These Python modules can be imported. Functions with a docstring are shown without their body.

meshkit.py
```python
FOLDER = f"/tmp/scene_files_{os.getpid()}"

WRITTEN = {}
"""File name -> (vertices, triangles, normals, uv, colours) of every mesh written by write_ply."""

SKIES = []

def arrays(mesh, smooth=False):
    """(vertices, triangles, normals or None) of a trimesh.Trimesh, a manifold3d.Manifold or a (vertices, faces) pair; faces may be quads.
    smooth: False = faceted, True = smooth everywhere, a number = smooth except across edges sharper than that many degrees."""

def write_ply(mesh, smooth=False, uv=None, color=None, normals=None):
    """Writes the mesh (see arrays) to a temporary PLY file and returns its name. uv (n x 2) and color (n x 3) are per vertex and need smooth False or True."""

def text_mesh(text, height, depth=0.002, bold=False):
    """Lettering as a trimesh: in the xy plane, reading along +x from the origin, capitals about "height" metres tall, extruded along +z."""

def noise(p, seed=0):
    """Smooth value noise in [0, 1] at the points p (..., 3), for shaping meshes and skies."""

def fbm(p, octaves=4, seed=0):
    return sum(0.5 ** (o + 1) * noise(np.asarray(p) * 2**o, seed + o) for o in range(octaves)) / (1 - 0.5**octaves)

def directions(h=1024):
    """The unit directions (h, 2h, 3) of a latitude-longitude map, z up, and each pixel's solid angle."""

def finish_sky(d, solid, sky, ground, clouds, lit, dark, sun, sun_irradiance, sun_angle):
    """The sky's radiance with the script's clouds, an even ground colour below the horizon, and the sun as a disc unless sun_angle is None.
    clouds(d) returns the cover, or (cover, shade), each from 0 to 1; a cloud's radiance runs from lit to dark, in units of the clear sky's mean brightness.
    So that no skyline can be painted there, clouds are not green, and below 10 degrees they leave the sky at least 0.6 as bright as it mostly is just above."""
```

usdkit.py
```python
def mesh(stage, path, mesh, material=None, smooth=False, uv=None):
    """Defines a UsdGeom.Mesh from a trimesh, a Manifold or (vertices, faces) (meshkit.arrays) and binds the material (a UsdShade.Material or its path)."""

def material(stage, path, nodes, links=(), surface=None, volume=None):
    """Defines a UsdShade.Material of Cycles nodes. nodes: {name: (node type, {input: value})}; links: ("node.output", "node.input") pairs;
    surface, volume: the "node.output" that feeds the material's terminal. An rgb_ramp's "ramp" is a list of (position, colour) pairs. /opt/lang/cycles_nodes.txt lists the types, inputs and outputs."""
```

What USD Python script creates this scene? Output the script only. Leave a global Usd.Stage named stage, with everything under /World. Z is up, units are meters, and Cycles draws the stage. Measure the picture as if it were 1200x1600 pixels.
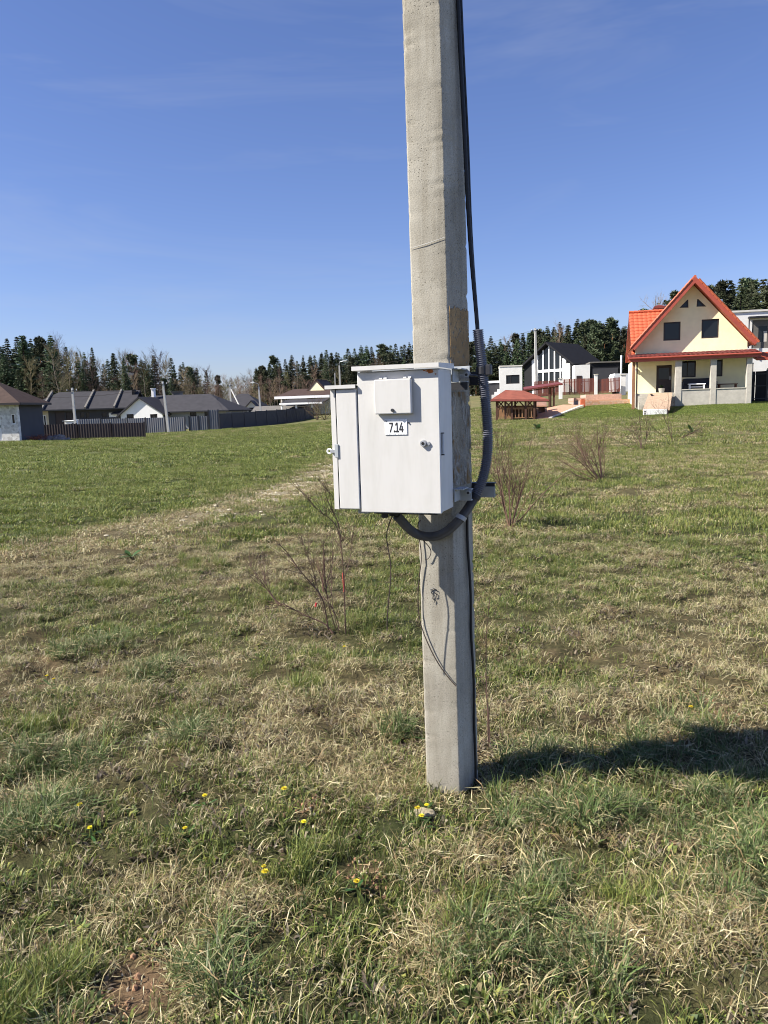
import math, random
import numpy as np
import trimesh, usdkit, meshkit
from scipy.interpolate import RBFInterpolator
from shapely.geometry import Polygon
from pxr import Usd, UsdGeom, UsdLux, UsdShade, Sdf, Gf, Vt

stage = Usd.Stage.CreateInMemory()
UsdGeom.SetStageUpAxis(stage, 'Z')
UsdGeom.SetStageMetersPerUnit(stage, 1.0)
UsdGeom.Xform.Define(stage, '/World')
UsdGeom.Scope.Define(stage, '/World/Looks')
RNG = np.random.default_rng(7)
random.seed(7)

# ------------------------------------------------------------------ camera, sky, sun, exposure
FPX, EYE = 1180.0, 1.55
PITCH, ROLL = math.radians(7.8), math.radians(1.7)
FWD = np.array([0, math.cos(PITCH), -math.sin(PITCH)])
RIGHT0 = np.array([1.0, 0, 0])
UP0 = np.array([0, math.sin(PITCH), math.cos(PITCH)])
CAM = np.array([0, 0, EYE])
cam = UsdGeom.Camera.Define(stage, '/World/camera')
rc = math.cos(ROLL) * RIGHT0 - math.sin(ROLL) * UP0
uc = math.sin(ROLL) * RIGHT0 + math.cos(ROLL) * UP0
m4 = Gf.Matrix4d(*rc, 0, *uc, 0, *(-FWD), 0, *CAM, 1)
cam.AddTransformOp().Set(m4)
cam.CreateFocalLengthAttr(26.0)
cam.CreateHorizontalApertureAttr(26.0 * 1200 / FPX)
cam.CreateVerticalApertureAttr(26.0 * 1600 / FPX)
cam.CreateClippingRangeAttr(Gf.Vec2f(0.05, 5000))
cam.CreateExposureAttr(1.08)

SUN_EL, SUN_AZ = math.radians(42), math.radians(11.5)
TO_SUN = np.array([-math.cos(SUN_AZ) * math.cos(SUN_EL), -math.sin(SUN_AZ) * math.cos(SUN_EL), math.sin(SUN_EL)])
sky = UsdLux.DomeLight.Define(stage, '/World/sky')
sky_mat = usdkit.material(stage, '/World/Looks/sky_look', {
    'sky': ('sky_texture', {'sky_type': 'single_scattering', 'sun_disc': False, 'sun_elevation': SUN_EL,
                            'sun_rotation': math.atan2(TO_SUN[0], TO_SUN[1]), 'altitude': 200.0, 'air_density': 1.1,
                            'aerosol_density': 0.4, 'ozone_density': 2.0}),
    'tc': ('texture_coordinate', {}),
    'mp': ('mapping', {'scale': (1.2, 3.0, 9.0), 'rotation': (0.1, 0.35, 0.3)}),
    'n': ('noise_texture', {'scale': 1.3, 'detail': 6.0, 'roughness': 0.6, 'distortion': 0.8}),
    'r': ('rgb_ramp', {'ramp': [(0, (0, 0, 0)), (0.5, (0, 0, 0)), (0.75, (0.16, 0.16, 0.16)), (1, (0.3, 0.3, 0.3))]}),
    'mx': ('mix', {'mix_type': 'mix', 'color2': (5.0, 5.4, 6.4)}),
    'wb': ('mix', {'mix_type': 'multiply', 'fac': 1.0, 'color2': (0.87, 0.92, 1.30)}),
    'bg': ('background_shader', {'strength': 0.054})},
    [('tc.generated', 'mp.vector'), ('mp.vector', 'n.vector'), ('n.fac', 'r.fac'), ('r.color', 'mx.fac'), ('sky.color', 'wb.color1'), ('wb.color', 'mx.color1'), ('mx.color', 'bg.color')],
    surface='bg.background')
UsdShade.MaterialBindingAPI.Apply(sky.GetPrim()).Bind(sky_mat)
sky.GetPrim().SetCustomDataByKey('kind', 'structure')
sky.GetPrim().SetCustomDataByKey('label', 'clear blue spring sky with faint streaks of cirrus')
sun = UsdLux.DistantLight.Define(stage, '/World/sun')
sun.CreateNormalizeAttr(True)
sun.CreateIntensityAttr(1.25)
sun.CreateAngleAttr(0.53)
sun.CreateColorAttr(Gf.Vec3f(1.0, 0.945, 0.86))
z_ax = TO_SUN
x_ax = np.cross([0, 0, 1.0], z_ax); x_ax /= np.linalg.norm(x_ax)
y_ax = np.cross(z_ax, x_ax)
sun.AddTransformOp().Set(Gf.Matrix4d(*x_ax, 0, *y_ax, 0, *z_ax, 0, 0, 0, 30, 1))


def ray(px, py):
    """Direction through a point of the 1200 x 1600 photograph."""
    u, v = px - 600, py - 800
    a = u * math.cos(ROLL) - v * math.sin(ROLL)
    b = u * math.sin(ROLL) + v * math.cos(ROLL)
    return FWD + a / FPX * RIGHT0 - b / FPX * UP0


def at(px, py, D):
    """The point at distance D ahead that is seen there."""
    d = ray(px, py)
    return CAM + d * D / d[1]


def flat(px, py, z=0.0):
    d = ray(px, py)
    return CAM + d * (z - EYE) / d[2]


# ------------------------------------------------------------------ materials
def lin(r, g, b):
    c = np.array([r, g, b]) / 255.0
    return tuple(np.where(c <= 0.04045, c / 12.92, ((c + 0.055) / 1.055) ** 2.4))


M = {}


def mat(name, nodes, links, surface='p.BSDF'):
    M[name] = usdkit.material(stage, '/World/Looks/' + name, nodes, links, surface=surface)


def simple(name, c, rough=0.7, var=0.15, scale=6.0, metallic=0.0, bump=0.0, bscale=60.0, spec=0.5, detail=4.0):
    lo, hi = tuple(np.array(c) * (1 - var)), tuple(np.array(c) * (1 + var))
    nodes = {'tc': ('texture_coordinate', {}), 'n': ('noise_texture', {'scale': scale, 'detail': detail, 'roughness': 0.65}),
             'r': ('rgb_ramp', {'ramp': [(0.3, lo), (0.7, hi)]}),
             'p': ('principled_bsdf', {'roughness': rough, 'metallic': metallic, 'specular_ior_level': spec})}
    links = [('tc.object', 'n.vector'), ('n.fac', 'r.fac'), ('r.color', 'p.base_color')]
    if bump:
        nodes['bn'] = ('noise_texture', {'scale': bscale, 'detail': 4.0})
        nodes['b'] = ('bump', {'strength': bump, 'distance': 0.02})
        links += [('tc.object', 'bn.vector'), ('bn.fac', 'b.height'), ('b.normal', 'p.normal')]
    mat(name, nodes, links)


# concrete of the pole: grain, pits, stains
mat('pole_concrete', {
    'tc': ('texture_coordinate', {}),
    'n1': ('noise_texture', {'scale': 3.5, 'detail': 6.0, 'roughness': 0.65}),
    'mp': ('mapping', {'scale': (7.0, 7.0, 0.6)}),
    'n2': ('noise_texture', {'scale': 3.0, 'detail': 5.0, 'roughness': 0.7}),
    'n3': ('noise_texture', {'scale': 190.0, 'detail': 3.0, 'roughness': 0.7}),
    'v': ('voronoi_texture', {'scale': 85.0, 'randomness': 1.0}),
    'vr': ('rgb_ramp', {'ramp': [(0.0, (0.35, 0.33, 0.3)), (0.13, (0.55, 0.53, 0.5)), (0.24, (1, 1, 1))]}),
    'nm': ('noise_texture', {'scale': 9.0, 'detail': 3.0}),
    'nmr': ('rgb_ramp', {'ramp': [(0.42, (0, 0, 0)), (0.6, (1, 1, 1))]}),
    'pit': ('mix', {'mix_type': 'mix', 'color1': (1, 1, 1)}),
    'r1': ('rgb_ramp', {'ramp': [(0.25, lin(136, 131, 119)), (0.5, lin(158, 153, 140)), (0.75, lin(173, 169, 157))]}),
    'r2': ('rgb_ramp', {'ramp': [(0.3, (0.66, 0.63, 0.58)), (0.55, (1, 1, 1))]}),
    'r3': ('rgb_ramp', {'ramp': [(0.3, (0.72, 0.71, 0.69)), (0.52, (1, 1, 1)), (0.7, (1.14, 1.13, 1.1))]}),
    'm1': ('mix', {'mix_type': 'multiply', 'fac': 0.7}), 'm2': ('mix', {'mix_type': 'multiply', 'fac': 0.9}), 'm3': ('mix', {'mix_type': 'multiply', 'fac': 1.0}),
    'b': ('bump', {'strength': 0.35, 'distance': 0.004}),
    'b2': ('bump', {'strength': 0.5, 'distance': 0.003}),
    'p': ('principled_bsdf', {'roughness': 0.92, 'specular_ior_level': 0.2})},
    [('tc.object', 'n1.vector'), ('tc.object', 'mp.vector'), ('mp.vector', 'n2.vector'), ('tc.object', 'n3.vector'), ('tc.object', 'v.vector'), ('tc.object', 'nm.vector'),
     ('n1.fac', 'r1.fac'), ('n2.fac', 'r2.fac'), ('n3.fac', 'r3.fac'), ('v.distance', 'vr.fac'), ('nm.fac', 'nmr.fac'), ('nmr.color', 'pit.fac'), ('vr.color', 'pit.color2'),
     ('r1.color', 'm1.color1'), ('r2.color', 'm1.color2'), ('m1.color', 'm2.color1'), ('r3.color', 'm2.color2'), ('m2.color', 'm3.color1'), ('pit.color', 'm3.color2'),
     ('m3.color', 'p.base_color'), ('n3.fac', 'b.height'), ('pit.color', 'b2.height'), ('b.normal', 'b2.normal'), ('b2.normal', 'p.normal')])

# old paint and lichen on the pole's side
mat('lichen_stain', {
    'tc': ('texture_coordinate', {}), 'mp': ('mapping', {'scale': (1, 1, 0.4)}),
    'n': ('noise_texture', {'scale': 34.0, 'detail': 6.0, 'roughness': 0.7, 'distortion': 0.6}),
    'n2': ('noise_texture', {'scale': 16.0, 'detail': 7.0, 'roughness': 0.75}),
    'cut': ('rgb_ramp', {'ramp': [(0.46, (0, 0, 0)), (0.53, (1, 1, 1))]}),
    'r': ('rgb_ramp', {'ramp': [(0.3, lin(100, 80, 52)), (0.44, lin(136, 112, 78)), (0.52, lin(128, 122, 112)), (0.6, lin(172, 166, 154)), (0.7, lin(104, 108, 76))]}),
    'p': ('principled_bsdf', {'roughness': 0.95, 'specular_ior_level': 0.1}), 'tr': ('transparent_bsdf', {}), 'mx': ('mix_closure', {})},
    [('tc.object', 'mp.vector'), ('mp.vector', 'n.vector'), ('mp.vector', 'n2.vector'), ('n.fac', 'r.fac'), ('n2.fac', 'cut.fac'), ('cut.color', 'mx.fac'), ('r.color', 'p.base_color'), ('tr.BSDF', 'mx.closure1'), ('p.BSDF', 'mx.closure2')], surface='mx.closure')
mat('ochre_paint', {
    'tc': ('texture_coordinate', {}), 'n': ('noise_texture', {'scale': 11.0, 'detail': 7.0, 'roughness': 0.7}), 'n2': ('noise_texture', {'scale': 55.0, 'detail': 5.0, 'roughness': 0.7}),
    'cut': ('rgb_ramp', {'ramp': [(0.36, (0, 0, 0)), (0.47, (0.9, 0.9, 0.9))]}), 'r': ('rgb_ramp', {'ramp': [(0.3, lin(122, 100, 72)), (0.6, lin(158, 130, 92))]}),
    'p': ('principled_bsdf', {'roughness': 0.95, 'specular_ior_level': 0.1}), 'tr': ('transparent_bsdf', {}), 'mx': ('mix_closure', {})},
    [('tc.object', 'n.vector'), ('tc.object', 'n2.vector'), ('n.fac', 'r.fac'), ('n2.fac', 'cut.fac'), ('cut.color', 'mx.fac'), ('r.color', 'p.base_color'), ('tr.BSDF', 'mx.closure1'), ('p.BSDF', 'mx.closure2')], surface='mx.closure')
# white painted steel of the cabinets: smudges, faint streaks
mat('cabinet_paint', {
    'tc': ('texture_coordinate', {}),
    'mp': ('mapping', {'scale': (9.0, 9.0, 1.4)}), 'n': ('noise_texture', {'scale': 2.2, 'detail': 6.0, 'roughness': 0.7}),
    'n2': ('noise_texture', {'scale': 6.0, 'detail': 5.0, 'roughness': 0.6}),
    'n3': ('noise_texture', {'scale': 70.0, 'detail': 2.0}),
    'r': ('rgb_ramp', {'ramp': [(0.25, lin(188, 186, 180)), (0.5, lin(197, 195, 190)), (0.75, lin(201, 199, 195))]}),
    'r2': ('rgb_ramp', {'ramp': [(0.3, (0.93, 0.92, 0.9)), (0.5, (1, 1, 1))]}),
    'm': ('mix', {'mix_type': 'multiply', 'fac': 0.5}),
    'b': ('bump', {'strength': 0.06, 'distance': 0.003}),
    'p': ('principled_bsdf', {'roughness': 0.48, 'specular_ior_level': 0.4})},
    [('tc.object', 'mp.vector'), ('mp.vector', 'n.vector'), ('tc.object', 'n2.vector'), ('tc.object', 'n3.vector'), ('n.fac', 'r.fac'), ('n2.fac', 'r2.fac'), ('r.color', 'm.color1'), ('r2.color', 'm.color2'),
     ('m.color', 'p.base_color'), ('n3.fac', 'b.height'), ('b.normal', 'p.normal')])
simple('plate_white', lin(238, 238, 236), 0.4, 0.03, 30)
simple('print_black', lin(28, 28, 30), 0.6, 0.1, 40)
simple('rust', lin(168, 96, 44), 0.9, 0.45, 60)
simple('zinc', lin(168, 170, 172), 0.45, 0.15, 25, metallic=0.6)
simple('rail_grey', lin(158, 162, 164), 0.5, 0.12, 14)
simple('dark_steel', lin(38, 38, 42), 0.5, 0.3, 20)
simple('black_rubber', lin(20, 20, 22), 0.55, 0.25, 30)
simple('conduit_dark', lin(66, 63, 60), 0.6, 0.3, 16)
simple('conduit_grey', lin(92, 94, 104), 0.5, 0.12, 20)
simple('hole_black', (0.004, 0.004, 0.004), 0.9, 0.1, 5)
simple('wire_brown', lin(58, 46, 38), 0.7, 0.2, 30)
# buildings
simple('cream_render', lin(244, 234, 192), 0.9, 0.09, 0.9, bump=0.2)
simple('bright_render', lin(240, 239, 234), 0.9, 0.03, 1.2)
simple('white_render', lin(226, 224, 218), 0.9, 0.06, 1.2, bump=0.2)
simple('offwhite_block', lin(200, 198, 192), 0.9, 0.1, 1.0, bump=0.3)
simple('grey_render', lin(150, 150, 148), 0.9, 0.08, 1.5, bump=0.2)
simple('beige_render', lin(184, 172, 146), 0.9, 0.08, 1.5)
simple('pillar_grey', lin(178, 172, 160), 0.9, 0.14, 3.0, bump=0.3)
simple('grey_cladding', lin(112, 114, 118), 0.7, 0.06, 1.5)
simple('dark_wall', lin(58, 58, 62), 0.8, 0.12, 1.2)
simple('black_cladding', lin(28, 28, 31), 0.7, 0.2, 2.0, spec=0.25)
simple('dark_roof', lin(58, 57, 60), 0.85, 0.16, 1.6, bump=0.3, bscale=20, spec=0.2)
simple('black_roof', lin(33, 33, 36), 0.8, 0.16, 1.6, bump=0.3, bscale=20, spec=0.2)
simple('firewall_grey', lin(104, 100, 94), 0.9, 0.12, 2)
simple('brown_roof', lin(70, 56, 50), 0.85, 0.2, 3, spec=0.2)
simple('orange_tile', lin(178, 92, 62), 0.6, 0.16, 2.2, spec=0.35)
simple('gazebo_tile', lin(132, 76, 60), 0.7, 0.2, 2.2, spec=0.3)
simple('red_fascia', lin(160, 74, 58), 0.5, 0.12, 2.5)
simple('dark_red_roof', lin(108, 50, 42), 0.6, 0.15, 2)
simple('soffit_wood', lin(140, 100, 72), 0.8, 0.12, 6)
simple('brown_picket', lin(110, 60, 48), 0.5, 0.12, 2)
simple('dark_brown_sheet', lin(36, 25, 25), 0.55, 0.2, 1.5)
simple('dark_sheet', lin(44, 44, 50), 0.55, 0.15, 1.5)
simple('grey_sheet', lin(96, 97, 101), 0.7, 0.08, 1.5, spec=0.25)
simple('window_frame', lin(46, 38, 36), 0.5, 0.1, 4)
simple('white_frame', lin(232, 232, 230), 0.5, 0.04, 4)
simple('door_brown', lin(48, 34, 30), 0.5, 0.2, 5)
simple('timber', lin(146, 108, 74), 0.8, 0.25, 4)
simple('dark_timber', lin(84, 56, 40), 0.8, 0.25, 4)
simple('grey_timber', lin(176, 150, 124), 0.85, 0.2, 4)
simple('stone_step', lin(176, 170, 156), 0.9, 0.2, 5)
simple('pink_brick', lin(180, 150, 134), 0.9, 0.18, 6)
simple('orange_paving', lin(180, 138, 112), 0.9, 0.15, 4)
simple('pale_kerb', lin(206, 202, 192), 0.9, 0.1, 3)
simple('pole_light', lin(186, 184, 178), 0.8, 0.12, 3)
simple('curtain', lin(206, 198, 184), 0.9, 0.06, 5)
simple('chrome_pipe', lin(190, 192, 196), 0.35, 0.08, 3, metallic=0.7)
simple('rubble_grey', lin(118, 110, 104), 0.95, 0.35, 3)
simple('brush_red', lin(122, 74, 58), 0.95, 0.3, 4)
simple('car_paint', lin(30, 30, 34), 0.25, 0.1, 2)
simple('stone_pale', lin(150, 138, 112), 0.9, 0.2, 30, bump=0.4)
simple('gravel_pale', lin(184, 174, 150), 0.95, 0.2, 8)
mat('glass_dark', {'p': ('principled_bsdf', {'base_color': (0.012, 0.015, 0.018), 'roughness': 0.05, 'specular_ior_level': 0.4})}, [])
# far-off masonry of the brick house (blocks about 3 px)
mat('stone_blocks', {
    'tc': ('texture_coordinate', {}), 'v': ('voronoi_texture', {'scale': 6.5}),
    'r': ('rgb_ramp', {'ramp': [(0, lin(168, 164, 158)), (0.5, lin(205, 202, 196)), (1, lin(226, 224, 218))]}),
    'bw': ('rgb_to_bw', {}), 'p': ('principled_bsdf', {'roughness': 0.9})},
    [('tc.object', 'v.vector'), ('v.color', 'bw.color'), ('bw.val', 'r.fac'), ('r.color', 'p.base_color')])
# vegetation
def leafy(name, c, var, trans=0.25, rough=0.6, huevar=0.04):
    mat(name, {
        'oi': ('object_info', {}), 'g': ('geometry', {}),
        'add': ('math', {'math_type': 'add'}), 'fr': ('math', {'math_type': 'fraction'}),
        'mr': ('map_range', {'from_min': 0.0, 'from_max': 1.0, 'to_min': 1 - var, 'to_max': 1 + var}),
        'mh': ('map_range', {'from_min': 0.0, 'from_max': 1.0, 'to_min': 0.5 - huevar, 'to_max': 0.5 + huevar}),
        'h': ('hsv', {'color': c}),
        'd': ('principled_bsdf', {'roughness': rough, 'specular_ior_level': 0.25}), 't': ('translucent_bsdf', {}), 'mx': ('mix_closure', {'fac': trans})},
        [('oi.random', 'add.value1'), ('g.random_per_island', 'add.value2'), ('add.value', 'fr.value1'), ('fr.value', 'mr.value'), ('oi.random', 'mh.value'),
         ('mr.result', 'h.value'), ('mh.result', 'h.hue'), ('h.color', 'd.base_color'), ('h.color', 't.color'), ('d.BSDF', 'mx.closure1'), ('t.BSDF', 'mx.closure2')], surface='mx.closure')


leafy('spruce_needles', (0.062, 0.077, 0.036), 0.55, 0.0)
leafy('pine_needles', (0.068, 0.080, 0.040), 0.5, 0.0)
leafy('bare_twigs', (0.185, 0.130, 0.088), 0.45, 0.0, 0.9)
leafy('bud_twigs', (0.155, 0.130, 0.072), 0.4, 0.1, 0.9)
leafy('weed_leaf', (0.060, 0.105, 0.030), 0.35, 0.3, 0.45)
leafy('flower_yellow', (0.74, 0.62, 0.04), 0.15, 0.2, 0.6, 0.01)
leafy('stem_green', (0.09, 0.13, 0.045), 0.3, 0.2)
leafy('shrub_red', (0.140, 0.080, 0.056), 0.4, 0.0, 0.7, 0.02)
leafy('shrub_brown', (0.095, 0.056, 0.042), 0.4, 0.0, 0.75, 0.02)
leafy('red_tape', (0.45, 0.06, 0.05), 0.2, 0.0, 0.5, 0.01)
simple('bark_dark', lin(74, 62, 54), 0.95, 0.3, 3)
simple('bark_pine', lin(140, 92, 62), 0.95, 0.3, 2)
simple('bark_pale', lin(134, 122, 108), 0.95, 0.3, 2)
mat('grass_blades', {
    'at': ('attribute', {'attribute': 'tint'}), 'oi': ('object_info', {}),
    'mr': ('map_range', {'from_min': 0.0, 'from_max': 1.0, 'to_min': 0.72, 'to_max': 1.28}),
    'h': ('hsv', {}), 'd': ('principled_bsdf', {'roughness': 0.5, 'specular_ior_level': 0.22}), 't': ('translucent_bsdf', {}), 'mx': ('mix_closure', {'fac': 0.28})},
    [('at.color', 'h.color'), ('oi.random', 'mr.value'), ('mr.result', 'h.value'), ('h.color', 'd.base_color'), ('h.color', 't.color'), ('d.BSDF', 'mx.closure1'), ('t.BSDF', 'mx.closure2')], surface='mx.closure')
mat('soil', {
    'at': ('attribute', {'attribute': 'tint'}), 'tc': ('texture_coordinate', {}),
    'n': ('noise_texture', {'scale': 26.0, 'detail': 7.0, 'roughness': 0.75}), 'n2': ('noise_texture', {'scale': 1.7, 'detail': 5.0, 'roughness': 0.6}),
    'r': ('rgb_ramp', {'ramp': [(0.3, (0.45, 0.43, 0.4)), (0.5, (0.95, 0.95, 0.95)), (0.7, (1.55, 1.5, 1.4))]}),
    'r2': ('rgb_ramp', {'ramp': [(0.3, (0.8, 0.82, 0.8)), (0.7, (1.2, 1.18, 1.15))]}),
    'm': ('mix', {'mix_type': 'multiply', 'fac': 1.0}), 'm2': ('mix', {'mix_type': 'multiply', 'fac': 1.0}),
    'b': ('bump', {'strength': 0.8, 'distance': 0.03}), 'p': ('principled_bsdf', {'roughness': 0.95, 'specular_ior_level': 0.1})},
    [('tc.object', 'n.vector'), ('tc.object', 'n2.vector'), ('n.fac', 'r.fac'), ('n2.fac', 'r2.fac'), ('at.color', 'm.color1'), ('r.color', 'm.color2'), ('m.color', 'm2.color1'), ('r2.color', 'm2.color2'),
     ('m2.color', 'p.base_color'), ('n.fac', 'b.height'), ('b.normal', 'p.normal')])

# ------------------------------------------------------------------ helpers
USED = {}


def numbered(parent, name):
    k = USED.get((parent, name), 0)
    USED[(parent, name)] = k + 1
    return f'{parent}/{name}' + (f'_{k:03d}' if k else '')


def tag(prim, label=None, cat=None, group=None, kind=None):
    for k, v in (('label', label), ('category', cat), ('group', group), ('kind', kind)):
        if v:
            prim.SetCustomDataByKey(k, v)
    return prim


def thing(name, label, cat, loc=(0, 0, 0), rotz=0.0, group=None, scale=None):
    x = UsdGeom.Xform.Define(stage, numbered('/World', name))
    x.AddTranslateOp().Set(Gf.Vec3d(*map(float, loc)))
    x.AddRotateZOp().Set(float(rotz))
    if scale is not None:
        x.AddScaleOp().Set(Gf.Vec3f(*np.broadcast_to(np.asarray(scale, float), 3).tolist()))
    return tag(x.GetPrim(), label, cat, group)


def copy_of(first, name, label, cat, loc, rotz, group, scale=None):
    p = thing(name, label, cat, loc, rotz, group, scale)
    p.GetReferences().AddInternalReference(first.GetPath())
    p.SetInstanceable(True)
    return p


def obj(name, mesh, m, parent=None, label=None, smooth=False, tint=None):
    base = '/World' if parent is None else str(parent.GetPath())
    g = usdkit.mesh(stage, numbered(base, name), mesh, M[m], smooth=smooth)
    if tint is not None:
        UsdGeom.PrimvarsAPI(g).CreatePrimvar('tint', Sdf.ValueTypeNames.Color3fArray, 'vertex').Set(Vt.Vec3fArray.FromNumpy(np.asarray(tint, np.float32)))
    if label:
        g.GetPrim().SetCustomDataByKey('label', label)
    return g.GetPrim()


class MB:
    """Collects triangles for one mesh."""

    def __init__(self):
        self.v, self.f, self.n = [], [], 0

    def add(self, v, f):
        v, f = np.asarray(v, float), np.asarray(f, int)
        if f.shape[1] == 4:
            f = np.vstack([f[:, [0, 1, 2]], f[:, [0, 2, 3]]])
        self.v.append(v); self.f.append(f + self.n); self.n += len(v)
        return self

    def mesh(self, t):
        return self.add(t.vertices, t.faces)

    def box(self, x0, x1, y0, y1, z0, z1, ch=0.0):
        if ch:
            p = []
            for sx in (0, 1):
                for sy in (0, 1):
                    for sz in (0, 1):
                        c = np.array([(x0, x1)[sx], (y0, y1)[sy], (z0, z1)[sz]])
                        s = np.array([1 - 2 * sx, 1 - 2 * sy, 1 - 2 * sz]) * ch
                        for k in range(3):
                            q = c + s; q[k] = c[k]
                            p.append(q)
            return self.mesh(trimesh.Trimesh(*_hull(p), process=False))
        v = [(x, y, z) for x in (x0, x1) for y in (y0, y1) for z in (z0, z1)]
        f = [(0, 1, 3, 2), (4, 6, 7, 5), (0, 4, 5, 1), (2, 3, 7, 6), (0, 2, 6, 4), (1, 5, 7, 3)]
        return self.add(v, f)

    def slab(self, corners, t):
        """A plate: quad or polygon corners (counter-clockwise from above), thickness t downwards along its normal."""
        c = np.asarray(corners, float); k = len(c)
        nrm = np.cross(c[1] - c[0], c[-1] - c[0]); nrm /= np.linalg.norm(nrm)
        v = np.vstack([c, c - nrm * t])
        f = [(0, i, i + 1) for i in range(1, k - 1)] + [(k, k + i + 1, k + i) for i in range(1, k - 1)]
        for i in range(k):
            j = (i + 1) % k
            f += [(i, i + k, j + k), (i, j + k, j)]
        return self.add(v, f)

    def tube(self, pts, r, sides=8, cap=True):
        p = np.asarray(pts, float); n = len(p)
        r = np.broadcast_to(np.asarray(r, float), (n,))
        t = np.gradient(p, axis=0) if n > 2 else np.repeat((p[1:] - p[:1]), 2, 0)
        t /= np.linalg.norm(t, axis=1, keepdims=True) + 1e-12
        ref = np.array([0, 0, 1.0]) if abs(t[:, 2]).mean() < 0.8 else np.array([1.0, 0, 0])
        a = np.cross(t, ref); a /= np.linalg.norm(a, axis=1, keepdims=True) + 1e-12
        b = np.cross(t, a); ang = np.arange(sides) * 2 * np.pi / sides
        v = p[:, None] + r[:, None, None] * (np.cos(ang)[None, :, None] * a[:, None] + np.sin(ang)[None, :, None] * b[:, None])
        v = v.reshape(-1, 3)
        i, j = np.meshgrid(np.arange(n - 1), np.arange(sides), indexing='ij')
        q = np.stack([i * sides + j, i * sides + (j + 1) % sides, (i + 1) * sides + (j + 1) % sides, (i + 1) * sides + j], -1).reshape(-1, 4)
        self.add(v, q[:, ::-1])
        if cap:
            for e, flip in ((0, False), (n - 1, True)):
                ring = e * sides + np.arange(sides)
                f = [(ring[0], ring[k], ring[k + 1]) for k in range(1, sides - 1)]
                f = [x[::-1] for x in f] if not flip else f
                self.f[-1] = np.vstack([self.f[-1], np.array(f) + self.n - len(v)])
        return self

    def poly(self, polygon, y0, y1):
        """A shapely polygon in (x, z), extruded from y0 back to y1."""
        t = trimesh.creation.extrude_polygon(polygon, y1 - y0, engine='earcut')
        v = np.asarray(t.vertices)
        return self.add(np.stack([v[:, 0], v[:, 2] + y0, v[:, 1]], 1), np.asarray(t.faces)[:, ::-1])

    def get(self):
        return np.vstack(self.v), np.vstack(self.f)

    def build(self, name, m, parent=None, label=None, smooth=False):
        return obj(name, self.get(), m, parent, label, smooth)


def _hull(p):
    h = trimesh.convex.convex_hull(np.asarray(p))
    return h.vertices, h.faces


def rect(x0, x1, z0, z1):
    return Polygon([(x0, z0), (x1, z0), (x1, z1), (x0, z1)])


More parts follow.
